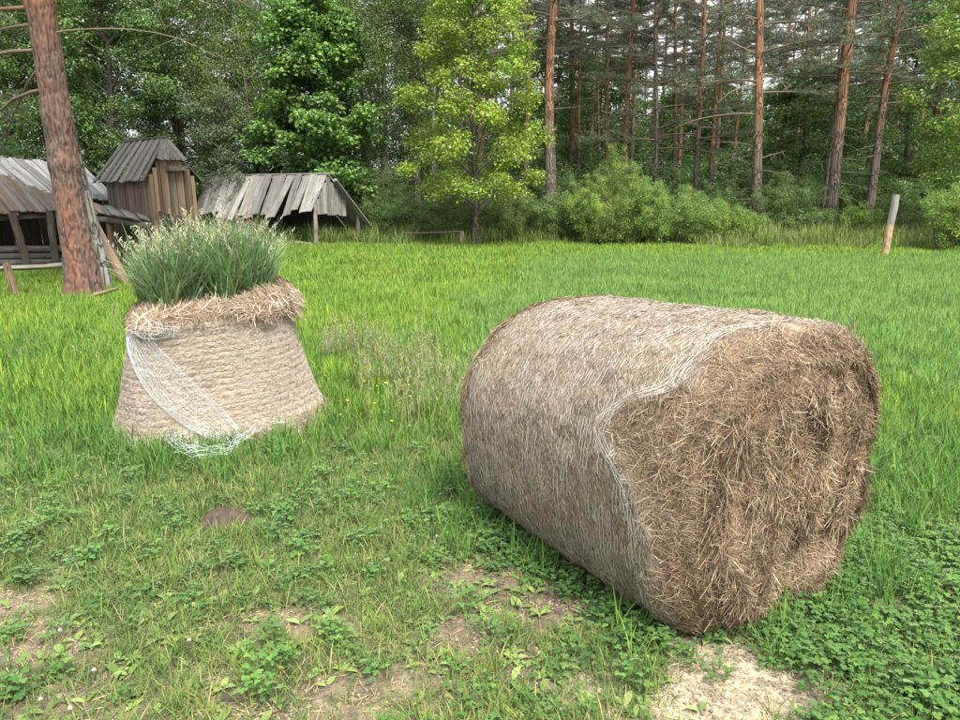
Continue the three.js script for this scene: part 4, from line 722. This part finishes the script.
function pine(o) {
  const r = rng(o.seed), base = V(o.x ?? bearing(o.px, o.d), 0, -o.d), root = thing('pine_tree', o.label, 'tree', base, o.group), h = o.h ?? 15, n = 16;
  const pts = trunkPath(h, o.lean ?? [0, 0], r, o.wob ?? 0.25, n), rad = [...Array(n + 1)].map((_, k) => { const t = k / n; return o.r * (1 - 0.72 * t) * (1 + 0.45 * Math.exp(-t * 40)); }), gb = new GB(), br = new GB(), list = [];
  tube(gb, pts, rad, o.far ? 8 : 14, pineBark(o.orange ?? 1.8, o.tint), 0.1, o.seed);
  part('trunk', gb.build(), M.bark, root);
  const tAt = y => { const k = clamp(y / h * n, 0, n - 0.001), i = Math.floor(k); return pts[i].clone().lerp(pts[i + 1], k - i); };
  for (let q = 0; q < (o.dead ?? 12); q++) { const y = 1.2 + r() * ((o.live ?? 5) - 0.5), az = r() * TAU, c = curve(tAt(y), V(Math.cos(az), 0.1 - 0.3 * r(), Math.sin(az)), 0.4 + r() * (o.deadLen ?? 1.3), -0.5 * r(), r); tube(br, c, taper(5, 0.014 + 0.008 * r(), 0.003), 4, [0.15, 0.125, 0.105]); }
  for (const [y, az, len, dy, sag] of o.bare ?? []) { const c = curve(tAt(y), V(Math.cos(az), dy, Math.sin(az)), len, sag, r, 7), one = new GB(); tube(one, c, taper(7, 0.022, 0.005), 6, [0.27, 0.205, 0.15]); for (let q = 0; q < 5; q++) { const k = 2 + Math.floor(r() * 5); tube(one, curve(c[k], randDir(r), 0.25 + 0.4 * r(), -0.3, r, 3), taper(3, 0.009, 0.002), 3, [0.2, 0.16, 0.13]); } part('bare_branch', one.build(), M.twig, root); }
  const N = o.branches ?? 34;
  for (let q = 0; q < N; q++) {
    const t = (q + r()) / N, y = lerp(o.live ?? 6.4, h - 0.3, t), az = q * 2.4 + r(), len = (o.reach ?? 2.6) * (0.45 + 0.55 * Math.sin(Math.PI * (0.25 + 0.7 * t))) * (0.7 + 0.5 * r()), c = curve(tAt(y), V(Math.cos(az), 0.05 + 0.5 * t, Math.sin(az)), len, 0.25 - 0.6 * (1 - t), r);
    tube(br, c, taper(5, 0.03 * (1.2 - t * 0.6), 0.006), 4, [0.17, 0.12, 0.085]);
    const m = o.sprays ?? 11;
    for (let s = 0; s < m; s++) { const f = 0.3 + 0.7 * (s + r()) / m, k = clamp(f * 5, 0, 4.99), i = Math.floor(k), p = c[i].clone().lerp(c[i + 1], k - i), d = c[i + 1].clone().sub(c[i]); list.push({ m: place(p.x, p.y, p.z, Math.atan2(-d.z, d.x) + gauss(r) * 1.3, 0.75 + 0.7 * r() + (o.far ? 0.4 : 0), gauss(r) * 0.5, 0.1 + gauss(r) * 0.5), c: vary([1, 1, 1], r, 0.25, 0.06) }); }
  }
  if (br.i.length) part('branches', br.build(), M.twig, root);
  if (list.length) instanced('crown', sprayGeo[o.seed % 3], M.needle, list, root).userData.kind = 'stuff';
  return root;
}
function broad(o) { // crown of leafy lobes carried on limbs
  const r = rng(o.seed), base = V(o.x ?? bearing(o.px, o.d), 0, -o.d), root = thing(o.name ?? 'broadleaf_tree', o.label, o.cat ?? 'tree', base, o.group), h = o.h, n = 14;
  const pts = trunkPath(h * (o.trunkTo ?? 0.85), o.lean ?? [0, 0], r, o.wob ?? 0.3, n), gb = new GB(), br = new GB(), list = [];
  tube(gb, pts, [...Array(n + 1)].map((_, k) => o.r * (1 - 0.85 * k / n) * (1 + 0.4 * Math.exp(-k * 1.2))), 10, o.bark ?? GREYBARK, 0.08, o.seed);
  part('trunk', gb.build(), M.bark, root);
  const tAt = y => { const k = clamp(y / (h * (o.trunkTo ?? 0.85)) * n, 0, n - 0.001), i = Math.floor(k); return pts[i].clone().lerp(pts[i + 1], k - i); };
  const [y0, y1] = o.crown, mid = o.wide ?? 0.4;
  for (let q = 0; q < o.lobes; q++) {
    const t = (q + r()) / o.lobes, y = lerp(y0, y1, t), w = (t < mid ? lerp(o.low ?? 0.7, 1, t / mid) : o.cone ? 1.02 - 0.95 * (t - mid) / (1 - mid) : Math.sqrt(Math.max(0.02, 1 - ((t - mid) / (1 - mid)) ** (o.pow ?? 1.8)))) * o.rx, az = q * 2.39996 + r() * 0.9, rho = Math.sqrt(0.12 + 0.88 * r()) * w;
    const root0 = tAt(Math.max(h * 0.04, Math.min(y - rho * (o.steep ?? 0.45), h * (o.trunkTo ?? 0.85)))), c = tAt(y); c.x += Math.cos(az) * rho; c.z += Math.sin(az) * rho * (o.deep ?? 0.9); c.y = y + gauss(r) * 0.25;
    const m = root0.clone().lerp(c, 0.5); m.y += 0.12 * rho; tube(br, [root0, root0.clone().lerp(m, 0.5).add(V(gauss(r), gauss(r), gauss(r)).multiplyScalar(0.04)), m, m.clone().lerp(c, 0.5).add(V(gauss(r), gauss(r), gauss(r)).multiplyScalar(0.05)), c], taper(4, o.r * 0.22 + 0.006, 0.004), 4, typeof o.bark === 'function' ? [0.2, 0.17, 0.15] : (o.bark ?? GREYBARK));
    const lr = (o.lobe ?? 0.7) * (0.65 + 0.7 * r()), cnt = Math.round((o.per ?? 18) * (0.6 + 0.8 * r()));
    const lt = vary([1, 1, 1], r, 0.14, 0.07);
    for (let s = 0; s < cnt; s++) { const p = c.clone().add(V(gauss(r) * lr, gauss(r) * lr * (o.thin ?? 0.6), gauss(r) * lr)); if (o.hang) p.y -= r() * r() * o.hang; if (p.y < 0.12) p.y = 0.12 + r() * 0.2; const k = (o.ls ?? 1) * (0.7 + 0.6 * r()); const v = vary(lt, r, 0.14, 0.06); list.push({ m: place(p.x, p.y, p.z, r() * TAU, k, gauss(r) * 0.5, gauss(r) * 0.5), c: o.tint ? [v[0] * o.tint[0], v[1] * o.tint[1], v[2] * o.tint[2]] : v }); }
  }
  part('branches', br.build(), M.twig, root);
  instanced('crown', LEAF[o.leaf][o.seed % 2], M.leaf, list, root).userData.kind = 'stuff';
  return root;
}
function bush(o) { // many stems from the ground
  const r = rng(o.seed), base = V(o.x ?? bearing(o.px, o.d), 0, -o.d), root = thing('bush', o.label, 'bush', base, o.group), st = new GB(), list = [];
  for (let q = 0; q < o.stems; q++) {
    const az = r() * TAU, rho = Math.sqrt(r()), top = o.h * (o.peak ? lerp(1, 0.35, rho ** 0.6) : lerp(1, 0.7, rho)) * (0.75 + 0.35 * r()), tx = Math.cos(az) * rho * o.w, tz = Math.sin(az) * rho * (o.dp ?? o.w * 0.8), b = V(tx * 0.45, -0.03, tz * 0.45), c = [b, V(tx * 0.65, top * 0.4, tz * 0.65), V(tx * 0.85, top * 0.75, tz * 0.85), V(tx, top, tz)];
    tube(st, c, [0.022, 0.016, 0.01, 0.003], 4, [0.16, 0.13, 0.1]);
    const C = new THREE.CatmullRomCurve3(c), n = o.per ?? 14, lt = vary([1, 1, 1], r, 0.15, 0.08);
    for (let s = 0; s < n; s++) { const t = 0.15 + 0.85 * (s + r()) / n, p = C.getPoint(Math.min(1, t)), sp2 = 0.24 * (1.15 - t) + 0.06; p.add(V(gauss(r) * sp2, gauss(r) * sp2, gauss(r) * sp2)); p.y = Math.max(p.y, 0.1); const k = (o.ls ?? 1) * (0.55 + 0.5 * r()) * lerp(1, 0.6, t); const v = vary(lt, r, 0.14, 0.06), tt = o.tint ?? [1, 1, 1]; list.push({ m: place(p.x, p.y, p.z, r() * TAU, k, gauss(r) * 0.5, gauss(r) * 0.5), c: [v[0] * tt[0], v[1] * tt[1], v[2] * tt[2]] }); }
  }
  part('stems', st.build(), M.twig, root);
  instanced('crown', LEAF[o.leaf][o.seed % 2], M.leaf, list, root).userData.kind = 'stuff';
}
{ // the big pine by the fence, bark modelled
  const base = V(bearing(74, 10.55) - 0.06, 0, -10.55), root = thing('big_pine', 'big reddish barked pine standing by the fence on the left', 'tree', base), r = rng(700);
  const H = 13, rows = 420, sides = 72, gb = new GB(), axis = y => V(0.02 - 0.022 * y + 0.05 * (N3(y * 0.25, 3, 1)), y, 0.03 * N3(y * 0.25, 7, 2)), R = y => (0.195 * (1 - 0.05 * Math.min(y, 6)) * (y > 6 ? 1 - (y - 6) * 0.085 : 1) + 0.09 * Math.exp(-y * 3.2) + 0.02 * Math.exp(-(((y - 1.95) / 0.12) ** 2)) + 0.02 * Math.exp(-(((y - 2.62) / 0.15) ** 2)) + 0.025 * Math.exp(-(((y - 4.1) / 0.15) ** 2)));
  for (let i = 0; i <= rows; i++) {
    const t = i / rows, y = -0.08 + (H + 0.08) * (t < 0.75 ? t / 0.75 * 0.42 : 0.42 + (t - 0.75) / 0.25 * 0.58), a = axis(y);
    for (let j = 0; j <= sides; j++) {
      const th = (j % sides) / sides * TAU, c = Math.cos(th), s = Math.sin(th), w = 0.35 * fbm(c * 1.6, y * 1.1, s * 1.6, 2), pl = Math.abs(fbm(c * 3.4 + w, y * 2.1 + w, s * 3.4, 3)), plate = sstep(pl, 0.015, 0.13), fl = fbm(c * 9, y * 9, s * 9, 3), foot = 0.07 * Math.exp(-y * 4) * Math.cos(th * 5 + 1);
      const rr = Math.max(0.02, R(y)) + foot + 0.02 * plate * Math.min(1, R(y) / 0.15) + 0.008 * fl;
      // bark: grey flakes over red-brown, a stripped red streak low on the sunny side
      const streak = Math.exp(-(((th - 1.25 - 0.1 * Math.sin(y * 2)) / 0.42) ** 2)) * (1 - sstep(y, 1.2, 1.75)), g = fbm(c * 2.2 + 9, y * 1.4, s * 2.2, 3), up = sstep(y + g, 3.4, 4.8), left = sstep(-c + g * 1.5, 0.2, 0.8) * 0.6 + 0.35 * (1 - plate);
      let col = mixc([0.155, 0.08, 0.054], [0.105, 0.09, 0.082], clamp(left + 0.45 * (fl > 0.05 ? 1 : 0) + g * 0.8, 0, 1)); col = mixc(col, [0.235, 0.1, 0.05], up); col = mixc(col, [0.2, 0.09, 0.058], clamp(streak * 1.1, 0, 0.8)); if (plate < 0.3) col = mixc(col, [0.05, 0.038, 0.03], 0.8 - plate);
      col = vary(col, () => 0.5 + fl, 0.6, 0.06);
      gb.v(a.x + c * rr, a.y, a.z + s * rr, c, 0, s, col, th * 0.25, y);
    }
  }
  for (let i = 0; i < rows; i++) for (let j = 0; j < sides; j++) { const p = i * (sides + 1) + j, q = p + sides + 1; gb.t(p, q, p + 1); gb.t(p + 1, q, q + 1); }
  part('trunk', gb.build(true), std({ bumpMap: barkBump, bumpScale: 0.006 }), root);
  const br = new GB(), list = [];
  const limbs = [[4.35, 3.0, 1.9, -0.35, 0.3, .06], [4.05, 2.7, 1.5, -0.1, -0.5, .035], [4.1, 0.25, 2.6, 0.35, -0.9, .016], [3.7, 0.1, 2.6, 0.15, -0.55, .013], [3.85, 3.3, 1.8, -0.1, 0.1, .02]];
  for (const [y, az, len, dy, sag, rr] of limbs) { const c = curve(axis(y), V(Math.cos(az), dy, Math.sin(az) * 0.4), len, sag, r, 8); tube(br, c, taper(8, rr, rr * 0.2), 7, rr > 0.03 ? [0.2, 0.115, 0.075] : [0.24, 0.19, 0.14], 0.1, 2); for (let q = 0; q < 6; q++) tube(br, curve(c[3 + Math.floor(r() * 5)], randDir(r), 0.25 + 0.5 * r(), -0.3, r, 3), taper(3, 0.006, 0.002), 3, [0.16, 0.13, 0.1]); }
  for (let q = 0; q < 44; q++) { const t = (q + r()) / 44, y = 4.7 + t * 8, az = q * 2.4 + r(), len = (1.2 + 2.3 * Math.sin(Math.PI * (0.2 + 0.7 * t))) * (0.7 + 0.5 * r()), c = curve(axis(y), V(Math.cos(az), -0.05 + 0.5 * t, Math.sin(az)), len, 0.1 - 0.6 * (1 - t), r); tube(br, c, taper(5, 0.04, 0.007), 5, [0.19, 0.12, 0.08]); for (let s = 0; s < 15; s++) { const f = 0.25 + 0.75 * (s + r()) / 15, k = clamp(f * 5, 0, 4.99), i = Math.floor(k), p = c[i].clone().lerp(c[i + 1], k - i), d = c[i + 1].clone().sub(c[i]); list.push({ m: place(p.x, p.y, p.z, Math.atan2(-d.z, d.x) + gauss(r) * 1.3, 0.7 + 0.6 * r(), gauss(r) * 0.5, gauss(r) * 0.5), c: vary([0.9, 0.95, 0.8], r, 0.25, 0.06) }); } }
  // low drooping bough in front of the farm roof
  for (const [y, az, len] of [[3.3, 2.5, 2.6], [3.0, 2.9, 2.2], [3.5, 3.5, 2.6]]) { const c = curve(axis(y), V(Math.cos(az), -0.1, -Math.sin(az)), len, -0.8, r, 6); tube(br, c, taper(6, 0.03, 0.005), 5, [0.17, 0.125, 0.09]); for (let s = 0; s < 16; s++) { const k = clamp((0.4 + 0.6 * r()) * 6, 0, 5.99), i = Math.floor(k), p = c[i].clone().lerp(c[i + 1], k - i), d = c[i + 1].clone().sub(c[i]); list.push({ m: place(p.x, p.y, p.z, Math.atan2(-d.z, d.x) + gauss(r), 0.55 + 0.4 * r(), gauss(r) * 0.4, -0.3 + gauss(r) * 0.4), c: vary([0.8, 0.85, 0.7], r, 0.2, 0.05) }); } }
  part('branches', br.build(), M.twig, root); instanced('crown', sprayGeo[1], M.needle, list, root).userData.kind = 'stuff';
}
// the birch leaning close behind the big pine
broad({ name: 'birch_tree', seed: 710, x: bearing(94, 11.2), d: 11.2, h: 11, r: 0.095, lean: [-0.075, 0.0], wob: 0.15, crown: [5.4, 11], rx: 2.2, lobes: 26, per: 16, leaf: 'birch', bark: BIRCHBARK, hang: 1.2, label: 'black and white birch leaning close behind the big pine', ls: 0.9 });
// the bright young oak at the meadow's edge
broad({ name: 'young_oak', seed: 721, px: 474, d: 20.8, h: 9, r: 0.095, crown: [1.45, 8.6], rx: 2.3, wide: 0.25, low: 0.8, pow: 1.25, lobes: 92, per: 10, lobe: 0.36, cone: 1, thin: 0.55, ls: 0.92, leaf: 'oak', steep: 0.55, wob: 0.2, bark: [0.11, 0.095, 0.075], label: 'bright yellow green young oak at the edge of the meadow' });
// broadleaf wall behind the farm
const LEFT = [
  { seed: 731, px: 318, d: 24.5, h: 7.6, r: 0.13, crown: [1.2, 7.4], rx: 2.0, wide: 0.35, lobes: 60, per: 16, lobe: 0.55, leaf: 'maple', label: 'fresh green maple behind the plank shed' },
  { name: 'birch_tree', seed: 732, px: 262, d: 25.5, h: 12, r: 0.10, lean: [-0.045, 0], crown: [3.2, 12], rx: 1.9, lobes: 44, per: 15, leaf: 'birch', bark: BIRCHBARK, hang: 1.0, label: 'slim pale birch rising between the tower and the shed' },
  { name: 'birch_tree', seed: 733, px: 385, d: 26, h: 13, r: 0.13, lean: [0.0, 0], crown: [4.0, 13], rx: 2.6, lobes: 54, per: 18, leaf: 'birch', bark: BIRCHBARK, hang: 1.8, label: 'drooping silvery birch left of the young oak' },
  { name: 'birch_tree', seed: 734, px: 436, d: 24.4, h: 12, r: 0.09, crown: [6, 12], rx: 1.8, lobes: 26, per: 12, leaf: 'birch', bark: BIRCHBARK, hang: 1.0, label: 'white stemmed birch just behind the young oak' },
  { seed: 735, px: 205, d: 27, h: 11, r: 0.14, crown: [1.5, 11], rx: 2.6, lobes: 64, per: 17, lobe: 0.7, leaf: 'birch', tint: [1.05, 1.08, 0.9], hang: 0.8, label: 'tall yellowish tree above the board tower' },
  { seed: 736, px: 120, d: 24, h: 10, r: 0.16, crown: [1.0, 10], rx: 2.8, lobes: 70, per: 17, lobe: 0.75, leaf: 'dark', label: 'broad dark green tree behind the farm roof' },
  { seed: 737, px: 20, d: 23, h: 10, r: 0.16, crown: [0.8, 10], rx: 3.0, lobes: 70, per: 17, lobe: 0.8, leaf: 'dark', tint: [1.2, 1.15, 1], label: 'leafy tree at the left edge behind the farm building' },
  { seed: 738, px: -60, d: 20, h: 10, r: 0.16, crown: [0.8, 10], rx: 2.6, lobes: 46, per: 14, lobe: 0.8, leaf: 'dark', label: 'tree standing beyond the left end of the farm building' },
  { seed: 739, px: 165, d: 31, h: 14, r: 0.18, crown: [1, 14], rx: 3.2, lobes: 60, per: 16, lobe: 0.9, ls: 1.25, leaf: 'dark', label: 'dark tree deeper in the wood behind the board tower' },
  { seed: 740, px: 290, d: 32, h: 14, r: 0.18, crown: [1, 14], rx: 3.2, lobes: 60, per: 16, lobe: 0.9, ls: 1.25, leaf: 'dark', tint: [1.2, 1.2, 1], label: 'dark tree deeper in the wood behind the maple' },
  { seed: 741, px: 62, d: 30, h: 14, r: 0.18, crown: [1, 14], rx: 3.2, lobes: 60, per: 16, lobe: 0.9, ls: 1.25, leaf: 'dark', label: 'dark tree deeper in the wood behind the big pine' },
  { seed: 742, px: 360, d: 33, h: 14, r: 0.16, crown: [1, 14], rx: 2.8, lobes: 50, per: 14, lobe: 0.9, ls: 1.25, leaf: 'dark', label: 'dark tree deeper in the wood behind the drooping birch' },
  { seed: 743, px: 232, d: 24, h: 4.6, r: 0.06, crown: [0.6, 4.6], rx: 1.2, lobes: 22, per: 12, lobe: 0.5, leaf: 'grey', label: 'small grey green tree peeping over the shed roof' },
  { seed: 744, px: 440, d: 31, h: 13, r: 0.15, crown: [1.5, 13], rx: 2.4, lobes: 44, per: 13, lobe: 0.8, ls: 1.2, leaf: 'dark', label: 'dark tree deeper in the wood behind the young oak' },
  { seed: 745, px: 545, d: 36, h: 14, r: 0.15, crown: [1, 9], rx: 2.6, lobes: 34, per: 13, lobe: 0.8, ls: 1.2, leaf: 'dark', label: 'dark leafy tree deep behind the thick straight pine' },
  { seed: 746, px: 955, d: 20.5, h: 8, r: 0.11, crown: [1.6, 8], rx: 1.7, lobes: 46, per: 11, lobe: 0.5, leaf: 'oak', tint: [0.75, 0.85, 1], label: 'yellow green tree at the right edge of the forest' },
  { seed: 747, px: 905, d: 30, h: 10, r: 0.12, crown: [0.6, 9], rx: 2.4, lobes: 44, per: 14, lobe: 0.7, ls: 1.15, leaf: 'dark', label: 'dark leafy tree behind the lone post' },
  { seed: 748, px: 800, d: 30, h: 8, r: 0.10, crown: [0.5, 6.4], rx: 1.9, lobes: 40, per: 14, lobe: 0.6, ls: 1.1, leaf: 'dark', label: 'dark leafy tree between the two thick right pines' },
  { seed: 749, px: 1010, d: 25, h: 11, r: 0.14, crown: [0.8, 11], rx: 2.6, lobes: 50, per: 14, lobe: 0.8, leaf: 'dark', label: 'dark tree beyond the right edge of the meadow' },
];
for (const o of LEFT) broad(o);
{ const spots = ['far behind the thin pines', 'far behind the thick straight pine', 'far behind the pointed bush', 'far behind the thin grey pine', 'far behind the dull brown pine', 'far behind the branching pine', 'far behind the thick leaning pine', 'far behind the lone post', 'far behind the right edge tree', 'far behind the rounded light bush', 'far behind the low light bush', 'far behind the young oak', 'far off beyond the right edge', 'far behind the tall orange pine', 'far behind the bare curved branches', 'far between the right pines', 'far behind the straight reddish pine', 'far off between the post and the right edge'];
  [500, 548, 598, 650, 694, 752, 838, 884, 940, 672, 722, 455, 1000, 620, 775, 810, 575, 910].forEach((px, k) => broad({ seed: 760 + k, px, d: 46 + (k * 29 % 19), h: 8.5 + k % 3, r: 0.12, crown: [0.4, 6 + (k * 7 % 5) * 0.9], rx: 3.4, lobes: 44, per: 15, lobe: 1.1, ls: 1.8, leaf: 'dark', label: 'dark leafy tree ' + spots[k] })); }
// pines that can be told apart: bearing, distance, radius, lean
const PINES = [
  [551, 25.2, 0.215, [0.005, 0], 'thick straight pine right of the young oak', { orange: 2.6, live: 7 }],
  [527, 30, 0.13, [-0.005, 0], 'slender orange pine between the oak and the thick pine', { live: 7 }],
  [480, 29.5, 0.115, [0, 0], 'thin orange pine rising through the top of the oak', { live: 8 }],
  [417, 26, 0.15, [-0.03, 0], 'brown trunked pine left of the young oak', { live: 6.5, orange: 9 }],
  [580, 33, 0.085, [-0.02, 0], 'thin dark pine just right of the thick straight pine', {}],
  [598, 36, 0.09, [-0.02, 0], 'thin reddish pine behind the pointed bush', {}],
  [608, 31.5, 0.11, [-0.03, 0], 'straight reddish pine above the pointed bush', { orange: 0.6 }],
  [628, 29.5, 0.125, [-0.03, 0], 'tall orange pine above the right side of the pointed bush', { orange: 0.4 }],
  [655, 27.5, 0.095, [-0.04, 0], 'thin grey pine with many dead twigs', { orange: 12, dead: 26, live: 3.0, branches: 40 }],
  [673, 31, 0.10, [-0.03, 0], 'reddish pine next to the thin grey pine', {}],
  [697, 28, 0.125, [-0.03, 0], 'dull brown pine left of the branching pine', { orange: 3.4, live: 3.4, branches: 44 }],
  [711, 32, 0.12, [-0.015, 0], 'orange pine close behind the dull brown pine', { orange: 1.0 }],
  [760, 24.2, 0.165, [-0.085, 0], 'pine with long bare curved branches', { orange: 2.0, live: 4.6, dead: 18, bare: [[4.0, 3.3, 2.9, 0.1, -0.7], [5.8, 3.2, 2.4, 0.4, -0.1], [4.9, 2.6, 2.0, -0.05, -0.8], [5.2, 0.2, 1.2, 0.1, -1.6], [3.0, 3.8, 1.7, 0.25, -0.4], [6.8, 3.3, 2.0, 0.3, 0.1], [2.6, 0.5, 0.9, 0.3, -0.2]] }],
  [834, 24.6, 0.205, [0.0, 0], 'thick leaning orange pine on the right', { orange: 2.2, live: 5.2, branches: 40 }],
  [827, 26.4, 0.14, [0.0, 0], 'grey pine close behind the thick orange pine', { orange: 5, live: 5 }],
  [871, 25.6, 0.165, [0.02, 0], 'reddish pine left of the lone post', { orange: 2.8, live: 4.4, branches: 46 }],
  [797, 34, 0.11, [0.0, 0], 'thin pine seen between the branching pine and the thick one', {}],
  [925, 27, 0.15, [0.0, 0], 'pine half hidden behind the tree at the right edge', { orange: 3, live: 4 }],
  [92, 25, 0.16, [0.0, 0], 'red stemmed pine seen just right of the big pine', { orange: 0.3, live: 3.4, branches: 44 }],
  [180, 26.5, 0.16, [0.02, 0], 'dark pine rising behind the board tower', { orange: 3, live: 2.6, branches: 56 }],
];
PINES.forEach(([px, d, r, lean, label, o], k) => pine({ px, d, r, lean, label, seed: 800 + k, h: 13 + (k * 37 % 5), ...o }));
{ // the deeper wood: trunks and crowns seen between the front trees
  const r = rng(900);
  for (let k = 0; k < 54; k++) { const d = 33 + k * 0.55 + r() * 4, px = 430 + ((k * 0.618034) % 1) * 600; pine({ px: px + gauss(r) * 10, d, r: 0.1 + 0.07 * r(), h: 14 + 4 * r(), lean: [gauss(r) * 0.02, 0], live: 6.5 + 3.5 * r(), branches: 22, sprays: 9, dead: 7, far: 1, wob: 0.3, seed: 901 + k, orange: 1 + 3 * r(), tint: 1.15, label: 'slender pine deep in the wood among many others', group: 'pines deep in the wood' }); }
  for (let k = 0; k < 16; k++) { const d = 34 + k * 1.1 + r() * 5, px = -60 + ((k * 0.618034) % 1) * 520; pine({ px, d, r: 0.09 + 0.06 * r(), h: 15 + 4 * r(), lean: [gauss(r) * 0.02, 0], live: 3 + 2.5 * r(), branches: 30, sprays: 9, dead: 4, far: 1, seed: 970 + k, tint: 0.9, label: 'dark pine deep in the wood behind the farm', group: 'pines behind the farm' }); }
}
// bushes along the forest foot
const BUSHES = [
  { px: 618, d: 21.2, h: 3.7, w: 1.7, stems: 64, per: 18, peak: 1, leaf: 'shrub', label: 'pointed light green bush right of the young oak' },
  { px: 676, d: 21.0, h: 1.75, w: 1.4, stems: 42, per: 15, leaf: 'shrub', label: 'rounded light green bush beside the pointed one' },
  { px: 735, d: 21.4, h: 1.3, w: 1.1, stems: 30, per: 12, leaf: 'shrub', label: 'low light green bush before the branching pine' },
  { px: 560, d: 22.3, h: 1.7, w: 1.4, stems: 36, per: 14, leaf: 'shade', label: 'mid green bush at the foot of the thick straight pine' },
  { px: 512, d: 22.6, h: 1.6, w: 1.4, stems: 34, per: 14, leaf: 'shade', tint: [1.15, 1.1, 1], label: 'low bush just right of the oak trunk' },
  { px: 445, d: 22.4, h: 1.5, w: 1.4, stems: 36, per: 14, leaf: 'shade', label: 'low bush behind the rail barrier' },
  { px: 398, d: 22.8, h: 1.7, w: 1.5, stems: 38, per: 14, leaf: 'shade', tint: [1, 1.05, 1], label: 'dense bush at the end of the plank shed' },
  { px: 372, d: 24.5, h: 2.9, w: 1.5, stems: 46, per: 16, leaf: 'shade', label: 'tall bush behind the end of the plank shed' },
  { px: 345, d: 25.5, h: 4.2, w: 1.5, stems: 50, per: 18, leaf: 'grey', label: 'tall grey green bush behind the shed roof' },
  { px: 470, d: 24.6, h: 2.6, w: 1.6, stems: 40, per: 16, leaf: 'shade', label: 'shaded bush behind the oak trunk' },
  { px: 785, d: 23.8, h: 2.2, w: 1.3, stems: 38, per: 15, leaf: 'shade', label: 'dark bush right of the branching pine' },
  { px: 812, d: 22.6, h: 1.2, w: 0.9, stems: 22, per: 12, leaf: 'shade', label: 'low bush under the thick leaning pine' },
  { px: 862, d: 22.2, h: 1.4, w: 0.7, stems: 18, per: 12, leaf: 'shrub', label: 'slim light bush just left of the lone post' },
  { px: 912, d: 23.2, h: 1.8, w: 1.4, stems: 32, per: 14, leaf: 'shade', label: 'dark bush right of the lone post' },
  { px: 958, d: 18.6, h: 2.0, w: 0.9, stems: 30, per: 14, leaf: 'shrub', label: 'bright bush at the right edge of the meadow' },
  { px: 640, d: 25, h: 2.4, w: 1.8, stems: 40, per: 15, leaf: 'shade', label: 'shaded bush behind the light green bushes' },
  { px: 715, d: 25, h: 2.0, w: 1.6, stems: 36, per: 15, leaf: 'shade', label: 'shaded bush behind the low light green bush' },
  { px: 850, d: 27, h: 2.6, w: 1.8, stems: 42, per: 15, ls: 1.2, leaf: 'dark', label: 'very dark bush between the right pines' },
  { px: 945, d: 25, h: 2.6, w: 1.7, stems: 42, per: 15, ls: 1.1, leaf: 'dark', label: 'very dark bush behind the right edge tree' },
  { px: 590, d: 28, h: 2.6, w: 2.2, stems: 44, per: 15, ls: 1.2, leaf: 'dark', label: 'dark undergrowth bush behind the thick straight pine' },
  { px: 770, d: 29, h: 3.0, w: 2.2, stems: 46, per: 15, ls: 1.2, leaf: 'dark', label: 'dark undergrowth bush behind the branching pine' },
];
BUSHES.forEach((o, k) => bush({ seed: 1000 + k, ...o }));
{ // far undergrowth closing the view between the trunks
  const root = thing('forest_undergrowth', 'dark mass of leafy undergrowth deep between the trunks', 'undergrowth', V(0, 0, 0), null, 'stuff'), r = rng(1100), list = [];
  for (let k = 0; k < 9000; k++) { const d = 29 + 40 * r(), x = (r() * 2 - 1) * (0.72 * d + 3), h = 4.2 * r() * r() * (0.5 + 0.9 * (0.5 + fbm(x * 0.3, 1, d * 0.3, 2))); list.push({ m: place(x, 0.1 + h, -d, r() * TAU, 1.1 + 0.9 * r(), gauss(r) * 0.4, gauss(r) * 0.4), c: vary([0.95, 1, 1], r, 0.2, 0.08) }); }
  instanced('leaf_clumps', LEAF.dark[0], M.leaf, list, root);
}
console.log('trees done');
renderer.render(scene, camera);
